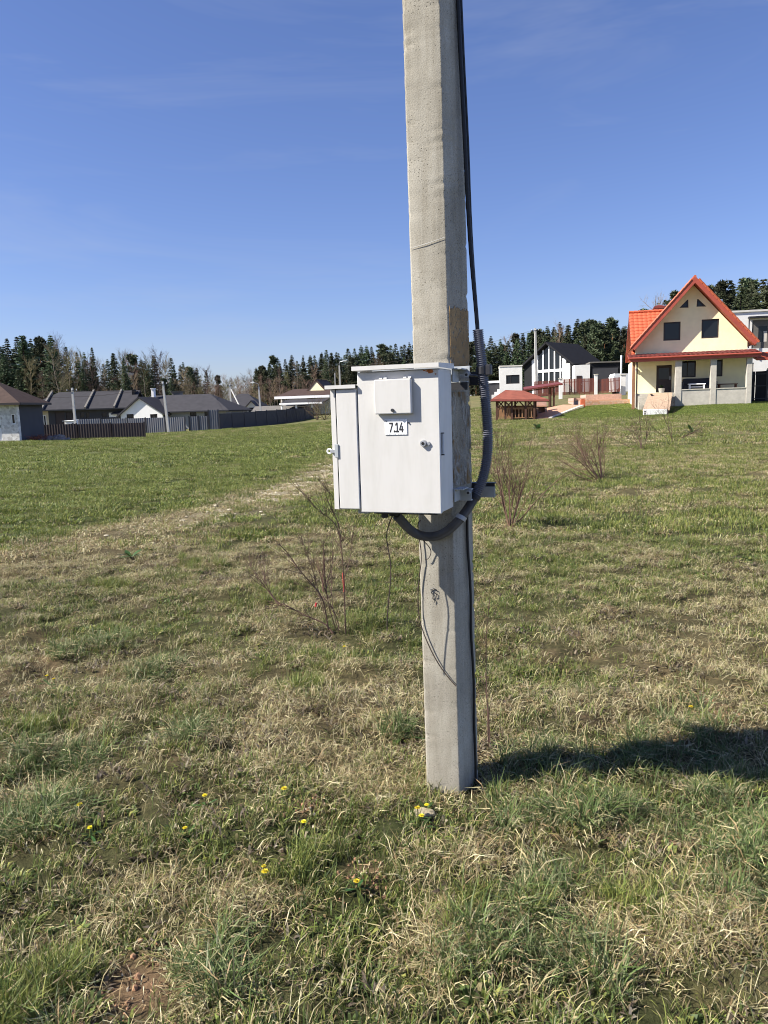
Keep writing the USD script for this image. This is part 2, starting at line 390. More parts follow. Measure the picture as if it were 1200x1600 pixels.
def window(parent, x0, x1, z0, z1, y, m='window_frame', bars=(), cross=(), fr=0.07, name='window'):
    """A frame set in a wall opening whose outer face is at y (looking along +y), with pane and bars."""
    b = MB()
    e = 0.004
    x0, x1, z0, z1 = x0 + e, x1 - e, z0 + e, z1 - e
    ya, yb = y + 0.05, y + 0.13
    b.box(x0, x0 + fr, ya, yb, z0, z1).box(x1 - fr, x1, ya, yb, z0, z1)
    b.box(x0 + fr, x1 - fr, ya, yb, z0, z0 + fr).box(x0 + fr, x1 - fr, ya, yb, z1 - fr, z1)
    for t in bars:
        c = x0 + (x1 - x0) * t
        b.box(c - fr * 0.4, c + fr * 0.4, ya + 0.003, yb - 0.003, z0 + fr, z1 - fr)
    for t in cross:
        c = z0 + (z1 - z0) * t
        b.box(x0 + fr, x1 - fr, ya + 0.006, yb - 0.006, c - fr * 0.4, c + fr * 0.4)
    w = b.build(name, m, parent)
    MB().box(x0 + fr * 0.5, x1 - fr * 0.5, y + 0.085, y + 0.1, z0 + fr * 0.5, z1 - fr * 0.5).build('pane', 'glass_dark', w)
    return w


def tiled(p0, ux, uy, w, l, pitch=0.3, course=0.35, keep=None):
    """A metal-tile or clay-tile roof plane: p0 the lower left corner, ux along the eave, uy up the slope."""
    nx, nc = max(2, int(w / pitch * 5)), max(1, int(l / course))
    xs = np.linspace(0, w, nx + 1)
    ys, hs = [], []
    for c in range(nc):
        for t, h in ((0.0, 0.035), (0.5, 0.02), (0.985, 0.0)):
            ys.append((c + t) * l / nc); hs.append(h)
    ys.append(l); hs.append(0.0)
    ux, uy = np.asarray(ux, float), np.asarray(uy, float)
    ux, uy = ux / np.linalg.norm(ux), uy / np.linalg.norm(uy)
    n = np.cross(ux, uy)
    X, Y = np.meshgrid(xs, np.array(ys))
    Hh = np.array(hs)[:, None] + 0.025 * np.abs(np.sin(np.pi * X / pitch))
    v = np.asarray(p0, float) + X[..., None] * ux + Y[..., None] * uy + Hh[..., None] * n
    i, j = np.meshgrid(np.arange(len(ys) - 1), np.arange(nx), indexing='ij')
    k = nx + 1
    f = np.stack([i * k + j, i * k + j + 1, (i + 1) * k + j + 1, (i + 1) * k + j], -1).reshape(-1, 4)
    if keep is not None:
        cx = X.reshape(-1)[f].mean(1); cy = Y.reshape(-1)[f].mean(1)
        f = f[keep(cx, cy)]
    return v.reshape(-1, 3), f


class Site:
    """A place of a building: photograph measures turned into its local metres (x right, y back, z up)."""

    def __init__(self, px, py, D, yaw=0.0):
        self.px, self.py, self.D, self.yaw = px, py, D, yaw
        self.o = at(px, py, D)
        d = ray(px, py)
        self.s = D / d[1] / FPX
        th, ta = math.radians(yaw), d[0] / d[1]
        self.k = self.s / (math.cos(th) - ta * math.sin(th))
        CONTROL.append(self.o)

    def x(self, px):
        return (px - self.px) * self.k

    def z(self, px, py):
        return (self.py - 0.03 * (px - self.px) - py) * self.s

    def thing(self, name, label, cat, group=None):
        return thing(name, label, cat, self.o, self.yaw, group)


CONTROL = []
S_brick = Site(31, 689, 55, -3)
S_brown = Site(227, 684, 62)
S_row = Site(130, 672, 88, 5)
S_white = Site(230, 674, 88, -6)
S_panel = Site(290, 674, 76)
S_dark = Site(343, 670, 76.5)
S_small = Site(375, 652, 112)
S_farhouse = Site(480, 648, 106, -14)
S_yellow = Site(1078, 631, 53, -15)
S_modern = Site(863, 613, 105, -45)
S_cube = Site(798, 625, 96, -8)
S_fence = Site(931, 618, 80, -8)
S_terrace = Site(945, 633, 60, -8)
S_gazebo = Site(812, 655, 54, -10)
S_pergola = Site(850, 637, 62, -10)
S_block = Site(1165, 626, 63, -10)
S_gate = Site(1178, 627, 52, -15)
for px, py, D in ((0, 692, 50), (120, 690, 55), (500, 657, 92), (430, 664, 86), (640, 640, 90), (700, 640, 80), (1200, 632, 50), (1040, 652, 41), (870, 654, 52), (1200, 640, 44),
                  (-250, 700, 60), (1500, 625, 55), (1000, 675, 29), (600, 685, 35), (200, 710, 40)):
    CONTROL.append(at(px, py, D))
for px, py, D in ((-300, 650, 150), (0, 655, 150), (150, 655, 150), (300, 650, 160), (380, 640, 230), (520, 632, 210), (640, 628, 210), (780, 615, 150), (900, 608, 145), (1000, 600, 140), (1100, 598, 112), (1200, 596, 112), (1500, 592, 120)):
    CONTROL.append(at(px, py, D))
CONTROL = np.array(CONTROL)
near_pts = np.array([[r * math.sin(a), r * math.cos(a), 0.0] for r in (0.8, 4, 8, 12) for a in np.linspace(-math.pi, math.pi, 12)[:-1]])
outer = np.array([[r * math.sin(a), r * math.cos(a), 0.0] for r in (60, 150, 320) for a in np.linspace(math.radians(50), math.radians(310), 9)])
far = np.array([[420 * math.sin(a), 420 * math.cos(a), 4.0] for a in np.linspace(-0.7, 0.7, 7)])
ALLP = np.vstack([CONTROL, near_pts, outer, far])
RBF = RBFInterpolator(ALLP[:, :2], ALLP[:, 2], kernel='linear', smoothing=1.5)


def ground_z(x, y):
    x, y = np.atleast_1d(np.asarray(x, float)), np.atleast_1d(np.asarray(y, float))
    q = np.stack([x, y], -1)
    r = np.hypot(x, y)
    z = RBF(q.reshape(-1, 2)).reshape(x.shape)
    w = np.clip((r - 450) / 800, 0, 1)
    z = z * (1 - w) + 2.0 * w
    z = z * np.clip((r - 6) / 10, 0, 1)
    amp = 0.05 * np.clip(1.2 - r / 60, 0, 1) * np.clip(np.hypot(x - 0.25, y - 2.93) / 0.9 - 0.2, 0, 1)
    p = np.stack([x, y, 0 * x], -1)
    hum = 0.055 * np.clip(1.6 - r / 12, 0, 1) * np.clip(np.hypot(x - 0.25, y - 2.93) / 0.5 - 0.3, 0, 1)
    return z + amp * (meshkit.fbm(p * 1.4, 3, 5) - 0.5) * 2 + hum * (meshkit.fbm(p * 4.2, 2, 15) - 0.5) * 2


def line_side(x, y, a, b):
    return ((b[0] - a[0]) * (y - a[1]) - (b[1] - a[1]) * (x - a[0])) / math.hypot(b[0] - a[0], b[1] - a[1])


EDGE_A, EDGE_B, EDGE_C = (-4.4, 8.5), (-2.9, 12.8), (-1.3, 22.5)


def fields(x, y):
    """Cover of the field: green (0 dry .. 1 lush), path (bare pale strip), bare (soil)."""
    p = np.stack([x, y, 0 * x], -1)
    n1 = meshkit.fbm(p * 0.55, 3, 11); n2 = meshkit.fbm(p * 1.9, 3, 23); n3 = meshkit.fbm(p * 0.16, 2, 31)
    g = 0.50 + 1.25 * (n1 - 0.5) + 1.3 * (n2 - 0.5) + 0.5 * (n3 - 0.5)
    # the green field on the left, beyond its crooked edge
    t = np.where(y < EDGE_B[1], EDGE_A[0] + (y - EDGE_A[1]) * (EDGE_B[0] - EDGE_A[0]) / (EDGE_B[1] - EDGE_A[1]), EDGE_B[0] + (y - EDGE_B[1]) * (EDGE_C[0] - EDGE_B[0]) / (EDGE_C[1] - EDGE_B[1]))
    side = t - x + 0.9 * (n1 - 0.5)
    lush = np.clip(side / 0.8, 0, 1) * np.clip((y - 7.0) / 2.5, 0, 1)
    lush = lush * np.clip((70 - y) / 25, 0.35, 1)
    g = g * (1 - lush) + lush * (0.86 + 0.5 * (n2 - 0.5) + 0.3 * (n1 - 0.5))
    path = np.exp(-((x - (t + 0.7)) / 0.55) ** 2) * np.clip((y - 9.5) / 3.5, 0, 1) * np.clip((26 - y) / 8, 0, 1) * np.clip(0.2 + 1.6 * n2, 0, 1)
    band = np.exp(-((x - (t + 0.6)) / 0.9) ** 2) * np.clip((y - 5) / 3, 0, 1) * np.clip((26 - y) / 8, 0, 1)
    g = g - 0.45 * band * (1 - lush)
    # straw to the right of the pole, green behind it
    g -= 0.42 * np.exp(-(((x - 2.0) / 1.1) ** 2 + ((y - 5.2) / 1.2) ** 2))
    g -= 0.25 * np.exp(-(((x - 1.2) / 0.5) ** 2 + ((y - 3.75) / 0.35) ** 2))
    g += 0.30 * np.exp(-(((x - 0.3) / 0.9) ** 2 + ((y - 6.8) / 1.5) ** 2))
    g += 0.25 * np.exp(-(((x - 0.85) / 0.45) ** 2 + ((y - 2.45) / 0.28) ** 2))
    olive = np.clip((y - 9) / 10, 0, 1) * np.clip((x + 1.5) / 3, 0, 1)
    g = g * (1 - 0.45 * olive) + 0.45 * 0.47 * olive
    bare = np.clip((meshkit.fbm(p * 3.1 + 7, 3, 41) - 0.68) * 6, 0, 0.7) * np.clip(1.2 - y / 9, 0, 1)
    for cx, cy, s in BARE:
        bare = np.maximum(bare, np.exp(-(((x - cx) / s) ** 2 + ((y - cy) / s) ** 2) * (0.7 + 0.9 * n2)))
    return np.clip(g, 0, 1), np.clip(path, 0, 1), np.clip(bare, 0, 1)


BARE = [(*flat(220, 1540)[:2], 0.14), (*flat(570, 1370)[:2], 0.07), (*flat(480, 1272)[:2], 0.08), (*flat(1050, 1310)[:2], 0.09), (*flat(1130, 1305)[:2], 0.09), (*flat(1120, 1120)[:2], 0.16)]

# ------------------------------------------------------------------ the ground
rr = np.concatenate([[0.0, 0.4, 0.8], np.geomspace(1.1, 3500, 430)])
half = np.radians(46)
aa = np.concatenate([np.linspace(-half, half, 300), np.linspace(half, 2 * np.pi - half, 62)[1:-1]])
A, RR = np.meshgrid(aa, rr)
GX, GY = RR * np.sin(A), RR * np.cos(A)
GZ = ground_z(GX, GY)
gi, gj = np.meshgrid(np.arange(len(rr) - 1), np.arange(len(aa)), indexing='ij')
na = len(aa)
gf = np.stack([gi * na + gj, gi * na + (gj + 1) % na, (gi + 1) * na + (gj + 1) % na, (gi + 1) * na + gj], -1).reshape(-1, 4)
g, path, bare = fields(GX, GY)
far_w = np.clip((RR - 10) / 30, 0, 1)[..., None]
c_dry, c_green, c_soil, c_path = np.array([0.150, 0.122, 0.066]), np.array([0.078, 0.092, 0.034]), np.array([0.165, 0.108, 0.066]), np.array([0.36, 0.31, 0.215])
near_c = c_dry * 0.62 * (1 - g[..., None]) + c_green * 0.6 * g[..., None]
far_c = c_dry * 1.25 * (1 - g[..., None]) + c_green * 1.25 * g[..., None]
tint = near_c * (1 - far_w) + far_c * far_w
tint = tint * (1 - bare[..., None]) + c_soil * bare[..., None]
tint = tint * (1 - path[..., None]) + c_path * path[..., None]
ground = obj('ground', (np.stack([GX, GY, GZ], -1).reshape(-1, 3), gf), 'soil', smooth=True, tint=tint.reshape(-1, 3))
tag(ground, 'rough sloping meadow of dry and green spring grass', kind='structure')

# ------------------------------------------------------------------ grass (stuff)
STRAW = np.array([[0.50, 0.44, 0.24], [0.41, 0.35, 0.18], [0.58, 0.52, 0.32], [0.21, 0.165, 0.09], [0.30, 0.215, 0.11]])
GREEN = np.array([[0.150, 0.188, 0.040], [0.190, 0.215, 0.052], [0.105, 0.150, 0.040], [0.240, 0.245, 0.068], [0.080, 0.112, 0.032]])
BLUE = np.array([[0.100, 0.148, 0.042], [0.135, 0.178, 0.060], [0.066, 0.100, 0.030], [0.175, 0.205, 0.092]])


def tuft(seed, n, radius, hmin, hmax, wmin, wmax, lean, pal, straw, flatness=0.0, broad=False):
    r = np.random.default_rng(seed)
    V, Fc, T = [], [], []
    k = 0
    for _ in range(n):
        a, d = r.uniform(0, 2 * np.pi), radius * math.sqrt(r.uniform())
        base = np.array([d * math.cos(a), d * math.sin(a), -0.006])
        h = r.uniform(hmin, hmax); w = r.uniform(wmin, wmax) * 0.5
        dirn = r.uniform(0, 2 * np.pi) if not broad else a + r.normal(0, 0.5)
        isstraw = r.uniform() < straw
        ln = np.clip(abs(r.normal(lean, 0.25)) + (0.5 if isstraw else 0), 0.05, 1.5)
        if r.uniform() < flatness:
            ln = r.uniform(1.15, 1.5)
        out = np.array([math.cos(dirn), math.sin(dirn), 0.0])
        side = np.array([-math.sin(dirn), math.cos(dirn), 0.0])
        side = side * math.cos(0.6) + np.array([0, 0, 1]) * math.sin(r.uniform(-0.7, 0.7)); side /= np.linalg.norm(side)
        p1 = base + h * 0.5 * (out * math.sin(ln * 0.6) + np.array([0, 0, 1]) * math.cos(ln * 0.6))
        ln2 = min(ln * 1.35, 1.62)
        p2 = p1 + h * 0.5 * (out * math.sin(ln2) + np.array([0, 0, 1]) * math.cos(ln2))
        p1[2] = max(p1[2], 0.004 + 0.012 * r.uniform()); p2[2] = max(p2[2], 0.004 + 0.015 * r.uniform())
        V += [base - side * w, base + side * w, p1 - side * w * 0.85, p1 + side * w * 0.85, p2]
        Fc += [(k, k + 1, k + 3), (k, k + 3, k + 2), (k + 2, k + 3, k + 4)]
        src = STRAW if isstraw else pal
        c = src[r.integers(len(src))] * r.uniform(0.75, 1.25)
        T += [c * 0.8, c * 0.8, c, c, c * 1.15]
        k += 5
    return np.array(V), np.array(Fc), np.array(T)


def scatter(name, label, protos, pts, which, scales, seed):
    pi = UsdGeom.PointInstancer.Define(stage, '/World/' + name)
    tag(pi.GetPrim(), label, 'grass', kind='stuff')
    r = np.random.default_rng(seed)
    for i, (v, f, t) in enumerate(protos):
        p = f'/World/{name}/kinds/tuft_{i:03d}'
        gmesh = usdkit.mesh(stage, p, (v, f), M['grass_blades'])
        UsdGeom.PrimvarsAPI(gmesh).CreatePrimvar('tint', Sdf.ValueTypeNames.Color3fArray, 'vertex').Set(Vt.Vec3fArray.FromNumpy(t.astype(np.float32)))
        pi.CreatePrototypesRel().AddTarget(p)
    ang = r.uniform(0, 2 * np.pi, len(pts))
    q = np.zeros((len(pts), 4), np.float32)
    q[:, 0] = np.cos(ang / 2); q[:, 3] = np.sin(ang / 2)
    pi.CreatePositionsAttr(Vt.Vec3fArray.FromNumpy(pts.astype(np.float32)))
    pi.CreateProtoIndicesAttr(Vt.IntArray.FromNumpy(which.astype(np.int32)))
    pi.CreateScalesAttr(Vt.Vec3fArray.FromNumpy(np.repeat(scales[:, None], 3, 1).astype(np.float32)))
    pi.CreateOrientationsAttr(Vt.QuathArray([Gf.Quath(float(a), 0.0, 0.0, float(b)) for a, b in q[:, [0, 3]]]))
    return pi


def sample_ring(r0, r1, density, seed, ang=0.62, margin=1.2):
    """Random points in the sector ahead of the camera between two distances, with a margin at the sides."""
    r = np.random.default_rng(seed)
    xw = r1 * math.tan(ang) + margin
    n = int(2 * xw * (r1 + 0.5) * density)
    x, y = r.uniform(-xw, xw, n), r.uniform(0.5, r1, n)
    d = np.hypot(x, y)
    ok = (d > r0) & (d <= r1) & (np.abs(x) < y * math.tan(ang) + margin)
    return x[ok], y[ok]


def on_lawn(x, y):
    return (y > LAWN_FRONT(x)) & (x > 10)


def LAWN_FRONT(x):
    return np.interp(x, [10, 14.5, 20, 27, 40], [52, 43.5, 41.5, 42.5, 44])


def pick(u, cum):
    return np.searchsorted(cum, u)


# near kinds: 0-3 dry matted, 4-7 short green mixed, 8-9 mostly straw upright, 10-11 dark litter
NEAR = [tuft(100 + i, 46, 0.075, 0.025, 0.075, 0.0016, 0.0034, 0.9, GREEN, 0.86, 0.6) for i in range(4)]
NEAR += [tuft(110 + i, 44, 0.065, 0.025, 0.065, 0.0018, 0.0040, 0.55, GREEN, 0.22, 0.15) for i in range(4)]
NEAR += [tuft(120 + i, 34, 0.06, 0.04, 0.11, 0.0014, 0.0030, 0.6, GREEN, 0.78, 0.2) for i in range(2)]
NEAR += [tuft(130 + i, 30, 0.05, 0.012, 0.04, 0.006, 0.014, 0.9, np.vstack([GREEN, BLUE]), 0.1, 0.3, True) for i in range(2)]

DEAD = np.array([[0.13, 0.095, 0.06], [0.19, 0.145, 0.09], [0.09, 0.07, 0.05], [0.24, 0.20, 0.14]])
NEAR += [tuft(140 + i, 26, 0.07, 0.015, 0.05, 0.003, 0.012, 1.3, DEAD, 0.0, 0.8) for i in range(2)]


def place_near(x, y, seed):
    r = np.random.default_rng(seed)
    g, path, bare = fields(x, y)
    gap = np.clip((meshkit.fbm(np.stack([x, y, 0 * x], -1) * 11, 2, 77) - 0.56) * 7, 0, 0.8) * np.clip(2.1 - y / 4.5, 0.25, 1.15)
    keep = r.uniform(size=len(x)) > np.maximum(0.85 * bare, gap)
    x, y, g = x[keep], y[keep], g[keep]
    u = r.uniform(size=len(x))
    g = g * np.clip(0.88 + (y - 3) * 0.05, 0.88, 1)
    pg = np.clip(g * 1.15 - 0.08, 0.03, 0.95)
    kind = np.where(u < pg, 4 + r.integers(0, 4, len(x)), np.where(r.uniform(size=len(x)) < 0.25, 8 + r.integers(0, 2, len(x)), r.integers(0, 4, len(x))))
    kind = np.where((r.uniform(size=len(x)) < 0.10 * (g > 0.4)), 10 + r.integers(0, 2, len(x)), kind)
    kind = np.where(r.uniform(size=len(x)) < 0.2 * (1 - 0.6 * g), 12 + r.integers(0, 2, len(x)), kind)
    return x, y, kind


x1, y1 = sample_ring(1.0, 4.5, 310, 1)
x2, y2 = sample_ring(4.5, 9.0, 210, 2)
xa, ya, ka = place_near(np.concatenate([x1, x2]), np.concatenate([y1, y2]), 3)
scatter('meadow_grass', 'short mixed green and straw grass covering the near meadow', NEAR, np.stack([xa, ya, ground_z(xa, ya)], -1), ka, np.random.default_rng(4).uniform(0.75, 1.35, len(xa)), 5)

# tussocks of long grass
LONG = [tuft(200 + i, 52, 0.05, 0.06, 0.18, 0.0022, 0.0056, 0.85, BLUE, 0.24, 0.1) for i in range(3)]
LONG += [tuft(210 + i, 52, 0.05, 0.06, 0.14, 0.0025, 0.0050, 0.65, GREEN, 0.15, 0.0) for i in range(2)]
LONG += [tuft(220 + i, 46, 0.10, 0.05, 0.14, 0.0018, 0.0040, 1.0, GREEN, 0.9, 0.5) for i in range(2)]
TUS = [(235, 1050, .16, 0), (300, 1150, .15, 0), (85, 1270, .18, 0), (30, 1300, .15, 0), (330, 1530, .12, 0), (25, 1570, .14, 3), (70, 1540, .12, 3), (490, 1350, .09, 3), (625, 1150, .05, 0), (850, 1280, .14, 0), (960, 1270, .15, 0),
       (1100, 1245, .16, 0), (1185, 1300, .15, 0), (850, 1390, .14, 0), (770, 1490, .12, 0), (760, 1420, .10, 3), (900, 1510, .13, 0), (180, 915, .2, 3), (490, 1040, .2, 3), (560, 980, .3, 3), (470, 1080, .15, 3), (150, 1000, .2, 0), (50, 1200, .2, 0), (120, 1190, .2, 0),
       (1150, 1350, .12, 0), (1190, 1420, .14, 0), (990, 1410, .1, 3), (1000, 1180, .2, 0), (1120, 1160, .25, 0), (860, 1190, .2, 0), (1040, 1390, .12, 5), (1130, 1400, .12, 5), (700, 1440, .1, 5), (690, 1480, .1, 5), (720, 1350, .1, 5), (950, 1470, .1, 5), (1050, 1480, .12, 5), (1150, 1470, .1, 5),
       (660, 850, .5, 3), (780, 870, .6, 3), (610, 900, .4, 3), (420, 930, .3, 3), (300, 880, .4, 3), (60, 1140, .2, 3), (380, 1400, .12, 5), (230, 1380, .15, 5), (560, 1240, .12, 5), (620, 1230, .1, 5), (500, 1200, .2, 5)]
r = np.random.default_rng(8)
tx, ty, tk, ts = [], [], [], []
for px, py, s, k0 in TUS:
    c = flat(px, py)
    n = int(np.clip(10 + 90 * s, 8, 32))
    e1, e2 = r.uniform(.35, .8, 2)
    tx.append(c[0] + r.normal(0, s * e1, n)); ty.append(c[1] + r.normal(0, s * e2, n))
    tk.append(k0 + r.integers(0, 3 if k0 == 0 else 2, n)); ts.append(r.uniform(0.5, 1.05, n))
aa_ = r.uniform(0, 6.283, 34)                      # grass crowding the foot of the pole
tx.append(.26 + (.15 + r.uniform(0, .08, 34)) * np.cos(aa_)); ty.append(2.94 + (.13 + r.uniform(0, .08, 34)) * np.sin(aa_))
tk.append(np.where(r.uniform(size=34) < .4, 3, 5) + r.integers(0, 2, 34)); ts.append(r.uniform(.35, .75, 34))
xr, yr = sample_ring(1.2, 13, 9, 9)
g, path, bare = fields(xr, yr)
keep = r.uniform(size=len(xr)) < 0.75 * (0.25 + g)
xr, yr, g = xr[keep], yr[keep], g[keep]
tx.append(xr); ty.append(yr); ts.append(r.uniform(0.35, 0.85, len(xr)))
tk.append(np.where(r.uniform(size=len(xr)) < g, r.integers(0, 5, len(xr)), 5 + r.integers(0, 2, len(xr))))
tx, ty, tk, ts = map(np.concatenate, (tx, ty, tk, ts))
d_pole = np.hypot(tx - 0.25, ty - 2.9)
ok = (d_pole > 0.115)
tx, ty, tk, ts = tx[ok], ty[ok], tk[ok], ts[ok]
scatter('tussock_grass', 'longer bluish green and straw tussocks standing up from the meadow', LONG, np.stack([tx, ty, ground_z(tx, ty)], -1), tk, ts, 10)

# farther grass: bigger, coarser tufts
MID = [tuft(300 + i, 60, 0.16, 0.04, 0.10, 0.004, 0.009, 0.8, GREEN, 0.85, 0.4) for i in range(3)]
MID += [tuft(310 + i, 60, 0.16, 0.04, 0.10, 0.005, 0.010, 0.55, GREEN, 0.15, 0.1) for i in range(3)]
MID += [tuft(320 + i, 60, 0.17, 0.03, 0.08, 0.012, 0.024, 0.7, GREEN * 1.05, 0.06, 0.1, True) for i in range(2)]
x3, y3 = sample_ring(9.0, 24, 62, 11)
x4, y4 = sample_ring(24, 76, 10, 12)
x, y = np.concatenate([x3, x4]), np.concatenate([y3, y4])
big = np.concatenate([np.full(len(x3), 1.0), np.full(len(x4), 1.7)])
g, path, bare = fields(x, y)
r = np.random.default_rng(13)
gap = np.clip((meshkit.fbm(np.stack([x, y, 0 * x], -1) * np.where(y < 24, 2.2, 1.1)[:, None], 2, 78) - 0.54) * 8, 0, 0.75)
keep = (r.uniform(size=len(x)) > np.maximum(0.8 * path, gap)) & ~on_lawn(x, y)
x, y, g, big = x[keep], y[keep], g[keep], big[keep]
lushfield = (g > 0.7) & (x < -1)
kind = np.where(r.uniform(size=len(x)) < np.clip(g * 1.1 - 0.03, 0.05, 0.97), 3 + r.integers(0, 3, len(x)), r.integers(0, 3, len(x)))
kind = np.where(lushfield & (r.uniform(size=len(x)) < 0.5), 6 + r.integers(0, 2, len(x)), kind)
scatter('field_grass', 'coarse green and straw grass of the farther field', MID, np.stack([x, y, ground_z(x, y)], -1), kind, big * r.uniform(0.7, 1.25, len(x)), 14)

# pale gravel and straw bits on the bare strip
gp, fp, n0 = [], [], 0
rg = np.random.default_rng(15)
x, y = sample_ring(9, 26, 70, 16)
_, path, _ = fields(x, y)
ok = rg.uniform(size=len(x)) < path * .9
x, y = x[ok], y[ok]
ex = np.stack([5.3 + rg.normal(0, 1.2, 60), 37.3 + rg.normal(0, 0.8, 60)], -1)
x, y = np.concatenate([x, ex[:, 0]]), np.concatenate([y, ex[:, 1]])
zz = ground_z(x, y)
ico = trimesh.creation.icosphere(0)
mb = MB()
for k in range(len(x)):
    s = rg.uniform(0.008, 0.035) * (1.6 if y[k] > 30 else 1)
    mb.add(ico.vertices * np.array([s * 1.3, s, s * 0.5]) * rg.uniform(0.7, 1.3, 3) + [x[k], y[k], zz[k] + s * 0.2], ico.faces)
tag(mb.build('gravel', 'gravel_pale'), 'pale gravel scattered along the bare strip of the field', kind='stuff')

# crumbs of soil, bits of dead stem and small stones on the bare spots
cl, cs_, st_ = MB(), MB(), MB()
for cx, cy, s in BARE:
    for k in range(int(900 * s)):
        x, y = cx + rg.normal(0, s * .75), cy + rg.normal(0, s * .75)
        z = float(ground_z(x, y)[0]); q = rg.uniform(.002, .011) * rg.uniform(.4, 1)
        (cl if rg.random() < .85 else st_).add(ico.vertices * q * rg.uniform(.6, 1.3, 3) + [x, y, z + q * .3], ico.faces)
        if k % 3 == 0:
            a = rg.uniform(0, 6.28); L = rg.uniform(.015, .06)
            cs_.tube([(x, y, z + .003), (x + L * math.cos(a), y + L * math.sin(a), z + rg.uniform(.002, .012))], .0011, 3)
simple('soil_crumb', lin(146, 112, 84), 0.95, 0.4, 60)
simple('dead_stem', lin(160, 138, 104), 0.9, 0.4, 20)
tag(cl.build('soil_crumbs', 'soil_crumb'), 'loose soil crumbs on the bare spots of the meadow', kind='stuff')
tag(cs_.build('dead_stems', 'dead_stem'), 'broken dead stems lying on the bare spots', kind='stuff')
tag(st_.build('small_stones', 'gravel_pale'), 'small pale stones on the bare spots', kind='stuff')

# lawn in front of the yellow house
lx = np.linspace(12.0, 44, 90)
ys = np.linspace(0, 1, 26)
LX, T = np.meshgrid(lx, ys)
LY = LAWN_FRONT(LX) * (1 - T) + (np.interp(LX, [12, 16, 44], [64, 64, 50])) * T
LZ = ground_z(LX, LY) + 0.035
k = len(lx)
i, j = np.meshgrid(np.arange(len(ys) - 1), np.arange(k - 1), indexing='ij')
simple('lawn_grass', (0.125, 0.155, 0.038), 0.9, 0.3, 1.2, bump=0.8, bscale=14, spec=0.1, detail=8)
lawn = obj('lawn', (np.stack([LX, LY, LZ], -1).reshape(-1, 3), np.stack([i * k + j, i * k + j + 1, (i + 1) * k + j + 1, (i + 1) * k + j], -1).reshape(-1, 4)), 'lawn_grass', smooth=True)
tag(lawn, 'mown yellow-green lawn in front of the yellow house', kind='structure')
LAWNT = [tuft(330 + i, 60, 0.16, 0.03, 0.07, 0.006, 0.012, 0.6, GREEN * np.array([1.0, 1.05, 0.9]), 0.1, 0.1) for i in range(3)]
xl, yl = sample_ring(40, 66, 26, 17)
ok = on_lawn(xl, yl) & (yl < np.interp(xl, [12, 16, 44], [63, 63, 50])) & (xl > 12.2)
xl, yl = xl[ok], yl[ok]
scatter('lawn_blades', 'short mown grass of the lawn before the yellow house', LAWNT, np.stack([xl, yl, ground_z(xl, yl) + 0.035], -1), np.random.default_rng(18).integers(0, 3, len(xl)), np.random.default_rng(19).uniform(0.8, 1.4, len(xl)), 20)

# ------------------------------------------------------------------ buildings on the left
def wall(parent, name, m, x0, x1, z0, z1, y, t=0.25, holes=(), outline=None, label=None):
    """A wall facing the viewer (outer face at y) with openings, built with their reveals."""
    p = outline if outline is not None else rect(x0, x1, z0, z1)
    for h in holes:
        p = p.difference(rect(*h))
    b = MB()
    for q in getattr(p, 'geoms', [p]):
        b.poly(q, y, y + t)
    return b.build(name, m, parent, label)


def gable_end(x0, x1, z0, ze, zr, xm=None):
    xm = (x0 + x1) / 2 if xm is None else xm
    return Polygon([(x0, z0), (x1, z0), (x1, ze), (xm, zr), (x0, ze)])


# stone house at the left edge
S = S_brick
t = S.thing('stone_house', 'pale stone-walled house with brown roof at the left edge of the photo', 'house')
X, Z = S.x, S.z
xl_, zt = X(-75), Z(31, 629)
win = (X(20), X(27), Z(24, 663), Z(24, 647))
dor = (X(-4), X(4), 0.1, Z(3, 646))
wall(t, 'front_wall', 'stone_blocks', xl_, 0, -0.6, zt, 0.0, 0.3, [win, dor])
window(t, *win, 0.0, 'white_frame')
d = MB().box(dor[0] + .01, dor[1] - .01, 0.08, 0.14, dor[2] + .01, dor[3] - .01).build('door', 'white_frame', t)
MB().box(dor[1] - .14, dor[1] - .09, 0.03, 0.08, 1.0, 1.2).build('handle', 'dark_steel', d)
HD = 3.7
MB().box(-0.28, 0.0, 0.304, HD, -0.6, zt - 0.05).build('side_wall', 'dark_wall', t)  # side turned from the sun: its shade is put into the dark colour
MB().box(xl_, -0.3, HD - .3, HD - .004, -0.6, zt - 0.05).build('back_wall', 'dark_wall', t)
b = MB()
e = 0.5
zr = zt + 1.75
HM = HD / 2
b.slab([(xl_, -e, zt - .05), (e, -e, zt - .05), (-2.6, HM, zr), (xl_, HM, zr)], 0.12)
b.slab([(e, -e, zt - .052), (e, HD + e, zt - .052), (-2.6, HM, zr - .002)], 0.12)
b.slab([(e, HD + e, zt - .054), (xl_, HD + e, zt - .054), (xl_, HM, zr - .004), (-2.6, HM, zr - .004)], 0.12)
rf = b.build('roof', 'brown_roof', t)
MB().box(xl_, e + .06, -e - .07, -e - .005, zt - .2, zt - .04).box(e + .005, e + .07, -e, HD + .4, zt - .2, zt - .045).build('gutter', 'window_frame', rf)

